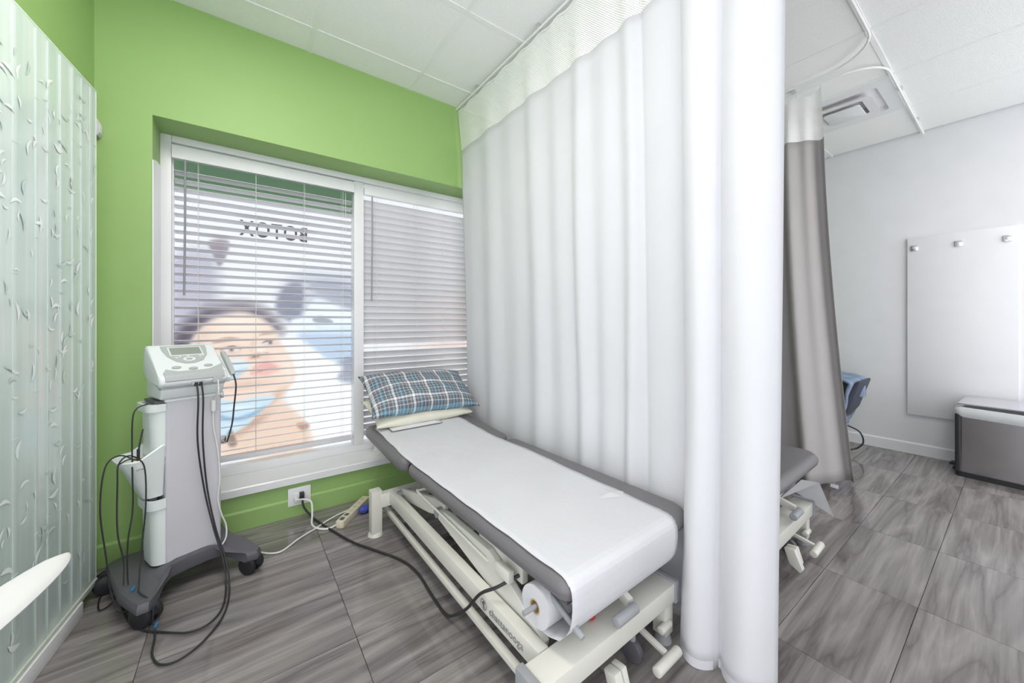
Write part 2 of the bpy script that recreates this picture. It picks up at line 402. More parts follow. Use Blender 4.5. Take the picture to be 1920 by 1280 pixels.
# thin picture rail above the glass panel
a = P0 + LD * -.02 + LN * .004; b_ = P0 + LD * -1.54 + LN * .004
t1 = bar('trim_2', (a.x, a.y, 2.175), (b_.x, b_.y, 2.175), .008, .008, GREEN, None, .001); tag(t1, kind='structure')
bs = prism('baseboard_back', [(WY - .014, 0), (WY, 0), (WY, .105), (WY - .006, .105), (WY - .014, .095)], 'x', -.53, RX - .02, GREEN); tag(bs, kind='structure')
bs = prism('baseboard_right', [(RX - .014, 0), (RX, 0), (RX, .095), (RX - .006, .095), (RX - .014, .085)], 'y', -.93, WY - .02, WHITEP); tag(bs, kind='structure')

# ------------------------------------------------------------------ window
FY = 2.73
win = empty('window_1', (0, FY, REC_B), kind='structure')
def wpart(name, lo, hi, mat=FRAMEW, bev=.004):
    return box(name, (lo[0], lo[1] - FY, lo[2] - REC_B), (hi[0], hi[1] - FY, hi[2] - REC_B), mat, win, bev)
wpart('frame_side', (REC_L, FY, .235), (-.300, FY + .07, REC_T))
wpart('frame_side', (1.612, FY, .235), (REC_R, FY + .07, REC_T))
wpart('frame_head', (-.300, FY, 2.112), (1.612, FY + .07, REC_T))
wpart('frame_base', (-.300, FY + .0, .235), (1.612, FY + .09, .285))
wpart('mullion', (.638, FY - .006, .285), (.702, FY + .09, 2.107))
p = wpart('pane', (-.302, FY + .085, .28), (.640, FY + .089, 2.11), GLASS, 0)
p = wpart('pane', (.700, FY + .085, .28), (1.615, FY + .089, 2.11), GLASS, 0)
# inner stops, bright frame line beside the blind
wpart('stop_bead', (-.300, FY + .03, .285), (-.294, FY + .07, 2.107), FRAMEW, .001)
sill = prism('trim_1', [(WY - .022, .192), (FY + .06, .192), (FY + .06, .235), (WY - .016, .235), (WY - .022, .229)], 'x', -.366, REC_R + .02, WHITEP, None); tag(sill, kind='structure')
# bare white strip left unpainted on the left reveal
st = prism('trim_3', [(WY - .004, .235), (FY, .235), (FY, 1.97), (WY + .09, 1.955), (WY + .03, 1.94), (WY - .004, 1.93)], 'x', REC_L - .0, REC_L + .004, WHITEP); tag(st, kind='structure')

# ------------------------------------------------------------------ printed film on the panes
def srgb2lin(A): A = A / 255.; return np.where(A <= .04045, A / 12.92, ((A + .055) / 1.055) ** 2.4)
PYF = FY + .082; FT = 1.0     # FT: share of daylight the film lets through
def film(name, x0, x1, z0, z1, step, paint):
    nx = int((x1 - x0) / step); nz = int((z1 - z0) / step)
    X, Z = np.meshgrid(np.linspace(x0, x1, nx + 1), np.linspace(z0, z1, nz + 1))
    V = np.stack([X.ravel(), np.full(X.size, PYF), Z.ravel()], 1)
    I = np.arange(nx * nz); r = I // nx; c = I % nx; a = r * (nx + 1) + c
    F = np.stack([a, a + 1, a + nx + 2, a + nx + 1], 1)
    me = bpy.data.meshes.new(name); me.from_pydata(V.tolist(), [], F.tolist()); me.update()
    colr = paint(X.ravel(), Z.ravel()); at = me.color_attributes.new('print', 'FLOAT_COLOR', 'POINT')
    at.data.foreach_set('color', np.concatenate([colr, np.ones((len(colr), 1))], 1).astype(np.float32).ravel())
    return link(name, me, FILM)
# the print was measured in a flat drawing frame (drawing units, see to_draw)
def to_draw(X, Z):
    dx = X; dy = PYF; dep = dx * math.sin(YAW) + dy * math.cos(YAW); lat = dx * math.cos(YAW) - dy * math.sin(YAW)
    return 960 + FPX * lat / dep, HORIZON - FPX * (Z - CAMH) / dep
def seg_dist(px, py, poly):
    d = np.full(px.shape, 1e9); ins = np.zeros(px.shape, bool); n = len(poly)
    for i in range(n):
        x1, y1 = poly[i]; x2, y2 = poly[(i + 1) % n]
        ex, ey = x2 - x1, y2 - y1; t = np.clip(((px - x1) * ex + (py - y1) * ey) / (ex * ex + ey * ey + 1e-9), 0, 1)
        d = np.minimum(d, np.hypot(px - x1 - t * ex, py - y1 - t * ey))
        cnd = ((y1 > py) != (y2 > py)) & (px < (x2 - x1) * (py - y1) / (y2 - y1 + 1e-12) + x1); ins ^= cnd
    return np.where(ins, d, -d)
def smooth_poly(P, per=5):
    Q = P + P[:1]; P3 = [(*p, 0) for p in [P[-1]] + Q + [P[1]]]
    out = crom(P3, per)
    return [(v.x, v.y) for v in out[per:-per - 1]]
def paint_main(X, Z):
    U, Vv = to_draw(X, Z); C = np.zeros((len(U), 3))
    def base(rgb): C[:] = rgb
    def lay(poly, rgb, soft=3., alpha=1., sm=True):
        d = seg_dist(U, Vv, smooth_poly(poly) if sm else poly); a = (np.clip(d / soft + .5, 0, 1) * alpha)[:, None]; C[:] = C * (1 - a) + np.array(rgb) * a
    def blob(cx, cy, rx, ry, rgb, alpha=1., pw=2., ang=0.):
        ca, sa = math.cos(ang), math.sin(ang); dx = (U - cx) * ca + (Vv - cy) * sa; dy = -(U - cx) * sa + (Vv - cy) * ca
        a = (np.exp(-((dx / rx) ** 2 + (dy / ry) ** 2) ** (pw / 2)) * alpha)[:, None]; C[:] = C * (1 - a) + np.array(rgb) * a
    base((238, 236, 240))
    # dark green band above the picture, bright below
    t = np.clip((Z - 1.86) / .05, 0, 1)[:, None]; C[:] = C * (1 - t) + np.array((98, 122, 98)) * t
    # blurred treatment room
    lay([(300, 500), (392, 470), (410, 540), (392, 600), (340, 640), (300, 660)], (186, 182, 198), 30, .8)
    lay([(392, 452), (428, 452), (424, 480), (415, 496), (408, 496), (398, 474)], (150, 142, 156), 6, .85)
    blob(410, 458, 14, 9, (178, 136, 144), .5)
    lay([(523, 545), (548, 520), (600, 510), (690, 530), (690, 620), (600, 620), (545, 600), (520, 570)], (204, 204, 216), 24, .85)
    # clinician leaning in from the right: cap, mask, white coat
    lay([(517, 575), (527, 545), (548, 530), (568, 538), (566, 585), (548, 602), (526, 592)], (146, 146, 164), 10, .9)
    lay([(600, 556), (640, 575), (690, 600), (690, 556), (630, 528), (580, 530)], (172, 172, 188), 14, .7)
    lay([(546, 602), (566, 594), (584, 566), (604, 562), (640, 576), (690, 592), (690, 660), (640, 676), (590, 660), (560, 640)], (238, 243, 249), 8)
    lay([(560, 626), (600, 622), (690, 628), (690, 668), (640, 680), (600, 668), (574, 652)], (190, 205, 227), 14, .85)
    lay([(590, 606), (620, 612), (660, 610), (690, 612), (690, 622), (640, 624), (600, 620)], (222, 232, 243), 8, .8)
    lay([(586, 598), (602, 592), (624, 602), (616, 607), (594, 605)], (140, 138, 150), 5, .65)
    lay([(628, 690), (646, 672), (690, 668), (690, 735), (640, 715)], (160, 162, 180), 10, .85)
    lay([(540, 690), (575, 660), (620, 678), (642, 690), (628, 716), (672, 730), (690, 850), (570, 850), (545, 770)], (254, 254, 255), 12)
    lay([(520, 640), (560, 636), (600, 668), (560, 690), (530, 672)], (252, 252, 253), 12, .9)
    # hair, face, neck of the patient
    lay([(300, 710), (318, 640), (350, 598), (400, 572), (460, 567), (505, 584), (530, 616), (520, 624), (470, 596), (420, 592), (376, 622), (352, 668), (330, 710)], (120, 110, 124), 22, .9)
    lay([(326, 660), (350, 612), (392, 584), (384, 600), (352, 640), (338, 680)], (92, 84, 98), 14, .5)
    lay([(352, 668), (366, 628), (400, 600), (450, 586), (490, 597), (516, 620), (526, 640), (544, 664), (555, 692), (552, 716), (530, 744), (545, 770), (576, 800), (570, 850), (400, 850), (410, 780), (380, 740), (356, 710)], (246, 222, 208), 10)
    blob(446, 606, 42, 14, (253, 238, 228), .8)
    blob(372, 660, 14, 30, (214, 184, 172), .55); blob(384, 625, 14, 12, (226, 198, 186), .5)
    lay([(420, 845), (440, 812), (500, 790), (540, 760), (580, 800), (572, 850), (420, 850)], (238, 210, 192), 18, .8)
    blob(512, 748, 34, 8, (214, 176, 154), .75, ang=-.75)
    blob(470, 796, 44, 8, (190, 146, 122), .7, ang=-.55)
    lay([(556, 795), (574, 792), (580, 800), (566, 806)], (178, 138, 122), 6, .75)
    blob(462, 722, 46, 9, (222, 186, 170), .6, ang=-.1); blob(404, 694, 22, 20, (232, 200, 186), .5)
    blob(540, 690, 10, 24, (252, 236, 226), .5)
    # nose bridge, brows, eyes
    blob(474, 646, 5, 16, (226, 194, 180), .6, ang=.25); blob(490, 652, 7, 12, (255, 242, 233), .7, ang=.25)
    lay([(398, 643), (410, 636), (430, 632), (450, 635), (436, 638), (414, 642)], (166, 140, 132), 5, .7)
    lay([(486, 628), (500, 621), (518, 619), (520, 624), (502, 627)], (172, 148, 140), 5, .65)
    blob(432, 656, 22, 8, (220, 190, 178), .75); lay([(416, 657), (426, 652), (440, 651), (449, 657), (437, 659), (424, 660)], (236, 228, 226), 2.5, .85)
    blob(434, 655, 4, 3.6, (100, 90, 92), .9); lay([(412, 657), (424, 650), (440, 648), (452, 655), (440, 651), (426, 653)], (120, 96, 92), 2, .8)
    blob(505, 643, 17, 6, (220, 190, 178), .75); lay([(493, 644), (502, 640), (513, 639), (518, 642), (508, 645), (499, 646)], (232, 224, 224), 2.5, .8); blob(507, 642, 3.6, 3, (104, 92, 94), .9)
    lay([(491, 643), (502, 637), (516, 637), (502, 640)], (124, 100, 96), 2, .8)
    blob(480, 667, 10, 4, (140, 92, 82), .85, ang=-.3); blob(500, 663, 5, 2.6, (166, 118, 106), .7); blob(496, 671, 16, 4, (226, 190, 176), .5)
    # mouth seen from below
    lay([(470, 702), (476, 688), (492, 679), (506, 678), (518, 685), (525, 691), (508, 694), (490, 697)], (236, 178, 174), 7, .85)
    lay([(474, 703), (490, 697), (510, 693), (525, 692), (512, 699), (494, 704)], (241, 188, 182), 5, .8)
    lay([(478, 699), (494, 692), (512, 689), (523, 691), (508, 692), (492, 696)], (206, 132, 132), 2, .65)
    # gloved hands in pale blue
    lay([(400, 705), (420, 684), (440, 674), (464, 678), (466, 688), (448, 702), (424, 714), (400, 720)], (224, 235, 245), 5)
    lay([(424, 704), (446, 694), (464, 690), (450, 703), (424, 714)], (170, 198, 222), 6, .7)
    lay([(400, 752), (440, 752), (480, 744), (514, 741), (512, 752), (488, 770), (466, 794), (440, 810), (414, 822), (400, 820)], (208, 227, 241), 5)
    lay([(408, 778), (440, 784), (470, 775), (496, 762), (480, 776), (450, 787), (420, 786)], (116, 158, 192), 8, .8)
    blob(450, 764, 32, 5, (238, 245, 250), .8); blob(440, 800, 22, 6, (226, 238, 246), .6)
    lay([(426, 815), (434, 806), (444, 832), (430, 836)], (130, 114, 108), 6, .7)
    return FT * srgb2lin(np.clip(C, 0, 255))
def paint_side(X, Z):
    C = np.zeros((len(X), 3)) + np.array((238, 235, 236))
    a = np.exp(-(((X - 1.42) / .28) ** 2 + ((Z - 1.15) / .3) ** 2))[:, None]; C = C * (1 - a) + np.array((232, 200, 192)) * a
    return FT * srgb2lin(C)
po = film('window_poster', -.302, .640, .286, 2.106, .0052, paint_main)
tag(po, 'backlit portrait poster of a reclining patient with gloved hands covering the left pane', 'poster')
mt = Matrix.Translation((.368, PYF - .002, 1.704)) @ Matrix.Rotation(PI / 2, 4, 'X') @ Matrix.Scale(-.74, 4, (1, 0, 0))
text('lettering', 'BOTOX', .132, INK, po, mt, .0006, 1.12, .0018)
po2 = film('window_poster', .700, 1.615, .286, 2.106, .03, paint_side)
tag(po2, 'pale translucent film covering the right pane behind the closed blind', 'poster')

# ------------------------------------------------------------------ venetian blinds
def slat_mesh(length, wd=.05, th=.0028):
    bm = bmesh.new(); n = 4; top = []; bot = []
    for i in range(n + 1):
        t = i / n - .5; y = t * wd; z = -.004 * (4 * t * t) + .002
        top.append((y, z + th / 2)); bot.append((y, z - th / 2))
    ring = top + bot[::-1]
    A = [bm.verts.new((-length / 2, *p)) for p in ring]; B = [bm.verts.new((length / 2, *p)) for p in ring]; m = len(ring)
    bm.faces.new(A[::-1]); bm.faces.new(B)
    for i in range(m): bm.faces.new((A[i], A[(i + 1) % m], B[(i + 1) % m], B[i]))
    bmesh.ops.recalc_face_normals(bm, faces=bm.faces); me = bpy.data.meshes.new('slat'); bm.to_mesh(me); bm.free(); me.materials.append(SLATW); return me
BLY = FY + .042
def blind(x0, x1, tilt, odd, bottom, label, wand, cords, gap=None):
    r = empty('venetian_blind', ((x0 + x1) / 2, BLY, bottom), 0, label, 'blind', 'venetian blinds in the window')
    L = x1 - x0; h = L / 2
    box('valance', (-h - .006, -.06, 2.024 - bottom), (h + .006, -.045, 2.096 - bottom), FRAMEW, r, .003)
    box('head_rail', (-h, -.04, 2.04 - bottom), (h, .025, 2.085 - bottom), FRAMEW, r, .002)
    box('bottom_rail', (-h, -.026, 0), (h, .026, .028), SLATW, r, .004)
    me = slat_mesh(L); n = int((2.02 - bottom - .05) / .0468)
    for i in range(n):
        z = .058 + i * .0468; a = tilt if gap is None or i not in gap else gap[i]
        link('slat', me, None, r, False, (0, 0, z), (math.radians(a), 0, 0))
    for c in cords:
        cyl('ladder_cord', (c, -.030, .02), (c, -.030, 2.05 - bottom), .0011, odd, r, 6)
        cyl('ladder_cord', (c, .030, .02), (c, .030, 2.05 - bottom), .0011, odd, r, 6)
        cyl('cord_button', (c, -.0, -.006), (c, 0, .0), .006, FRAMEW, r, 10)
    tube('tilt_wand', [(wand, -.052, 2.02 - bottom), (wand, -.054, 1.7 - bottom), (wand - .004, -.054, 1.28 - bottom)], .0052, GREYP, r, 8, 3)
    return r
b1 = blind(-.292, .632, -15, CABLEW, .315, 'white slatted blind with open slats in front of the portrait poster', -.413, (-.36, -.09, .17, .40))
tube('lift_cord', [(.415, -.035, 1.70), (.416, -.036, 1.55), (.418, -.036, 1.42)], .0014, CABLEW, b1, 6)
b2 = blind(.709, 1.606, -58, CABLEW, .33, 'white slatted blind with closed slats above the plaid pillow', -.40, (-.36, -.06, .16, .38), {12: -8})

# ------------------------------------------------------------------ outlet and floor wiring
ou = empty('wall_outlet', (.283, WY, .115), 0, 'white wall outlet with a black and a white plug above the baseboard', 'outlet')
box('plate', (-.059, -.020, -.05), (.059, -.0005, .05), WHITEP, ou, .003)
box('socket_face', (-.034, -.0225, -.02), (.034, -.019, .02), FRAMEW, ou, .001)
box('black_plug', (-.002, -.05, -.008), (.022, -.022, .026), BLACK, ou, .004)
box('white_plug', (-.030, -.045, -.022), (-.008, -.022, .0), CABLEW, ou, .004)
ca = tube('power_cable', [(.293, WY - .05, .115), (.298, WY - .075, .07), (.33, WY - .10, .02), (.36, 2.34, .007), (.405, 2.20, .007), (.47, 2.02, .007), (.545, 1.88, .007), (.618, 1.735, .007), (.645, 1.60, .007), (.640, 1.44, .007), (.640, 1.31, .010), (.642, 1.23, .06), (.640, 1.145, .135), (.643, 1.06, .235), (.675, 1.01, .272), (.72, .98, .300), (.76, .96, .315)], .0055, CABLE)
tag(ca, 'black power cord running from the wall outlet to the front treatment table', 'cord')
ca = tube('extension_cord', [(.268, WY - .045, .104), (.30, WY - .07, .11), (.335, WY - .085, .09), (.335, WY - .12, .03), (.325, 2.33, .007), (.35, 2.265, .007), (.40, 2.235, .007), (.452, 2.262, .012)], .0055, CABLEW)
tag(ca, 'thick white cord looping from the outlet to the beige power strip', 'cord')
ca = tube('extension_cord', [(.03, 2.19, .006), (.075, 2.205, .006), (.12, 2.165, .006), (.17, 2.155, .006), (.25, 2.226, .006), (.34, 2.285, .006), (.40, 2.33, .006), (.47, 2.37, .006), (.53, 2.36, .02)], .0042, CABLEW)
tag(ca, 'thin white cord trailing across the tiles from the trolley to the power strip', 'cord')
ps = empty('power_strip', (.545, 2.335, 0), math.atan2(2.438 - 2.206, .647 - .442), 'long beige power strip lying on the floor by the baseboard', 'power strip')
prism('body', [(-.16, -.016), (-.15, -.024), (.15, -.024), (.155, .024), (-.15, .024), (-.16, .016)], 'z', .0, .036, BEIGE, ps, .005)
for i in range(5): box('socket', (-.09 + i * .045, -.012, .0355), (-.064 + i * .045, .012, .0372), DKGREY if i == 0 else M('beige_socket', (206, 196, 174), .5), ps, .001)
box('switch', (-.138, -.01, .035), (-.114, .01, .041), DKGREY, ps, .001)
pg = empty('blue_wrapped_plug', (.60, 2.31, 0), .6, 'blue wrapped plug and adapter beside the beige power strip', 'plug')
bm = bmesh.new(); bmesh.ops.create_icosphere(bm, subdivisions=3, radius=.028)
for v in bm.verts: v.co *= 1 + .16 * math.sin(v.co.x * 190) * math.cos(v.co.y * 170 + v.co.z * 90); v.co.x *= 1.3; v.co.z = v.co.z * .8 + .024
fin(bm, 'wrapped_body', BLUEC, pg, True)
tube('plug_lead', [(.03, .006, .02), (.07, .02, .012), (.12, .02, .006), (.20, .0, .006)], .004, CABLEW, pg)
tube('plug_lead', [(.03, -.008, .02), (.07, -.02, .012), (.13, -.03, .006), (.21, -.06, .006)], .004, CABLEW, pg)
wbx = empty('wall_sensor', (-.527, WY, 2.02), 0, 'small grey box on the green wall beside the glass panel', 'box')
prism('housing', [(-.01, -.035), (.006, -.04), (.012, -.028), (.012, .022), (.0, .042), (-.01, .042)], 'y', -.05, -.0005, M('sensor_grey', (196, 196, 202), .5), wbx, .002)
box('face', (.0115, -.045, -.024), (.0135, -.006, .018), FRAMEW, wbx, .001)

# ------------------------------------------------------------------ frosted glass panel with bamboo film
GP = Vector((-.482, 2.268, 0))
gp = empty('frosted_glass_panel', (GP.x, GP.y, 0), -LA, 'tall frosted glass panel with a bamboo pattern along the left wall', 'glass panel')
# local axes: +y towards the window, +x into the room
GL = 1.30
box('glass', (-.010, -GL, .062), (0, 0, 2.088), FROST, gp, .0015)
box('clear_edge', (-.0105, .0, .062), (.0005, .004, 2.088), M('glass_edge', (226, 238, 230), .2), gp, .001)
box('top_edge', (-.0105, -GL, 2.088), (.0005, .004, 2.094), M('glass_edge', (226, 238, 230), .2), gp, .001)
box('base_rail', (-.03, -GL, .0), (.012, -.13, .058), WHITEP, gp, .004)
box('glazing_channel', (-.016, -GL, .054), (.006, 0.0, .074), M('glazing_seal', (206, 212, 200), .4), gp, .002)
y = -.035; k = 0
while y > -GL + .1:
    wd = random.choice((.010, .014, .022, .03)); zb = .09
    box('bamboo_stem', (.0, y - wd, zb), (.0014, y, 2.08), FROST2, gp, .0006)
    nz = .3 + random.random() * .3
    while nz < 2.0:
        box('bamboo_node', (.0, y - wd - .002, nz), (.0020, y + .002, nz + .004), FROST2, gp, .0006); nz += .38 + random.random() * .15
    y -= wd + random.choice((.05, .065, .085, .11)); k += 1
def leaf_mesh(cnt, seed):
    rnd = random.Random(seed); bm = bmesh.new()
    for _ in range(cnt):
        cy = -rnd.random() * (GL - .06) - .02; cz = .12 + rnd.random() ** .8 * 1.9
        Lf = .025 + rnd.random() * .04; wf = Lf * (.07 + .08 * rnd.random()); a = rnd.choice((rnd.uniform(-.5, .3), rnd.uniform(2.6, 3.6), rnd.uniform(-1.9, -1.2), rnd.uniform(.8, 1.6)))
        ca_, sa = math.cos(a), math.sin(a); up = []; lo = []; ns = 6
        for i in range(ns + 1):
            t = i / ns; wv = wf * math.sin(PI * t ** .8); bend = .18 * Lf * math.sin(PI * t)
            for sgn, lst in ((1, up), (-1, lo)):
                px = t * Lf; py = bend + sgn * wv
                lst.append((min(-.006, cy + px * ca_ - py * sa), min(2.07, max(.085, cz + px * sa + py * ca_))))
        pts = up + lo[1:-1][::-1]
        vs = [bm.verts.new((.0022, p[0], p[1])) for p in pts]; c = bm.verts.new((.0028, sum(p[0] for p in pts) / len(pts), sum(p[1] for p in pts) / len(pts)))
        for i in range(len(vs)): bm.faces.new((vs[i], vs[(i + 1) % len(vs)], c))
    return bm
o = fin(leaf_mesh(260, 3), 'leaf_relief', LEAFM, gp); o['kind'] = 'stuff'
o = fin(leaf_mesh(140, 11), 'dark_leaf_relief', LEAFD, gp); o['kind'] = 'stuff'  # second scatter of leaves in a darker film tone

# ------------------------------------------------------------------ white curtain and its track
def track(name, pts, label, z=CEIL - .028):
    tr = empty(name, (pts[0][0], pts[0][1], z), 0, label, 'curtain track')
    P = [(p[0] - pts[0][0], p[1] - pts[0][1], 0) for p in pts]
    tube('rail', P, .0065, TBAR, tr, 8, 1, smooth=False)
    acc = 0; last = None
    for i in range(len(P) - 1):
        a, b = Vector(P[i]), Vector(P[i + 1]); n = max(1, int((b - a).length / .6))
        if (b - a).length < .25: continue
        for q_ in range(n):
            p = a.lerp(b, (q_ + .5) / n); box('ceiling_clip', (p.x - .012, p.y - .012, .004), (p.x + .012, p.y + .012, .027), CHROME, tr, .002)
    return tr
def arc(cx, cy, r, a0, a1, n=8): return [(cx + r * math.cos(math.radians(a0 + (a1 - a0) * i / n)), cy + r * math.sin(math.radians(a0 + (a1 - a0) * i / n))) for i in range(n + 1)]
CX1 = 1.31
track('curtain_track', [(CX1, 2.50), (CX1, 1.9), (CX1, 1.2), (CX1, .4), (CX1, -.9)], 'straight white ceiling track carrying the big white curtain')
track('curtain_track', [(1.36, .50)] + [(2.74, .50)] + arc(2.77, .77, .27, -90, 0) + [(3.04, 1.6), (3.04, 2.48)], 'white ceiling track bending beside the grey curtain, nearest the big white curtain')
track('curtain_track', [(3.13, 2.48), (3.13, 1.2), (3.13, .70)] + arc(3.33, .70, .20, 180, 270) + [(4.66, .50)], 'white ceiling track turning under the air vent towards the grey wall')

CRE = [2.485, 2.24, 1.968, 1.74, 1.529, 1.36, 1.214, 1.06, .929, .757, .588, .413]
AMP = [.010, .026, .010, .028, .012, .030, .014, .034, .028, .085, .070]
def curtain_xy(s, z, H):
    n = len(CRE) - 1; f = s * n; i = min(int(f), n - 1); t = f - i
    y = CRE[i] + (CRE[i + 1] - CRE[i]) * t
    k = max(0., 1 - z / H)
    b = (.5 - .5 * math.cos(2 * PI * t)) if i < 8 else math.sin(PI * t) ** .62
    xb = 1.335 + .06 * min(1, k * 1.4)
    if i == 9: xb += (1.312 - xb) * t
    if i > 9: xb = 1.312
    x = xb - AMP[i] * b * (.5 + .5 * k ** .5)
    if i == 9: x -= .05 * k * b
    if i >= 10: x -= .02 * k
    if i == 9: x -= .02 * k * t
    x += .005 * math.sin(9 * y + 3 * z) * k
    y += .018 * k * (1 if i >= 10 else 0) * t + .010 * math.sin(2.1 * z + i) * math.sin(PI * t)
    return x, y
cu = empty('privacy_curtain', (CX1, 1.45, 0), 0, 'big white floor-length privacy curtain hanging beside the front treatment table', 'curtain')
ZN0, ZN1, ZH = 2.415, 2.700, .012
def cur_fn(z0, z1):
    def f(u, v):
        z = z0 + (z1 - z0) * v; x, y = curtain_xy(u, z, 2.7)
        hz_ = .012 * math.sin(u * 40) * (1 - v) if z0 < .1 else 0
        return (x - CX1, y - 1.45, z + hz_)
    return f
grid('cloth', cur_fn(ZH, ZN0), 240, 40, CURT, cu, .0016)
def net_fn(u, v):
    x, y = curtain_xy(u, ZN0 + (ZN1 - ZN0) * v, 2.7); k = v ** 1.5
    x = x * (1 - k * .85) + CX1 * k * .85
    sag = .012 * (math.cos(u * 2 * PI * 14) * .5 - .5) * v
    return (x - CX1, y - 1.45, ZN0 + (ZN1 - ZN0) * v + sag)
grid('netting', net_fn, 200, 8, NET, cu)
def tape_fn(u, v):
    p = net_fn(u, 1); return (p[0], p[1], p[2] - .012 + .014 * v)
grid('heading_tape', tape_fn, 200, 1, M('heading_tape', (236, 236, 234), .8), cu, .003)
for i in range(15):
    u_ = i / 14; p = net_fn(u_, 1); tube('hook', [(p[0], p[1], p[2] - .01), (p[0] + .006, p[1], p[2] + .008), (-.002, p[1], CEIL - .03), (.002, p[1], CEIL - .022)], .0022, CHROME, cu, 6, 3)
grid('hem', lambda u, v: tuple(Vector(cur_fn(ZH, ZN0)(u, v * .012)) + Vector((-.0018, 0, 0))), 240, 1, CURT, cu)

# grey curtain of the far cubicle
c2 = empty('privacy_curtain', (3.13, .9, 0), 0, 'grey curtain gathered behind the second table, beside the air vent', 'curtain')
def c2_pt(u, z):
    # u 0 at the free edge, 1 towards the window wall
    k = 1 - z / 2.42; ytop = .79 + u * 1.6; ybot = .655 + u * 1.7
    y = ytop + (ybot - ytop) * k ** 1.6
    fold = math.sin(u * 2 * PI * 6.5 + .6) * (.05 + .02 * k) + .02 * math.sin(u * 2 * PI * 15)
    x = 3.13 + fold + k * .11 * math.exp(-u * 5) - k * .10 * min(1, u * 5) * math.exp(-((u - .2) * 3) ** 2)
    return x - 3.13, y - .9
def c2_fn(u, v):
    z = .05 + (2.375 - .05) * v; x, y = c2_pt(u, z)
    return (x, y, z + .02 * math.sin(u * 22 + 1.2) * (1 - v))
grid('cloth', c2_fn, 180, 30, CURT2, c2, .0016)
def c2_net(u, v):
    x, y = c2_pt(u, 2.375); x = x * (1 - v * .8); return (x, y + .01 * v, 2.375 + (2.70 - 2.375) * v - .03 * v * (.5 - .5 * math.cos(u * 2 * PI * 12)))
grid('netting', c2_net, 180, 8, NET, c2)
for i in range(12):
    p = c2_net((i + .02) / 12, 1); tube('hook', [(p[0], p[1], p[2] - .004), (p[0] + .004, p[1], p[2] + .01), (0, p[1], CEIL - .026)], .0022, CHROME, c2, 6, 3)
p = c2_fn(.055, 0); box('care_tag', (p[0] + .008, p[1] - .03, .028), (p[0] + .0095, p[1] + .012, .052), WHITEP, c2)

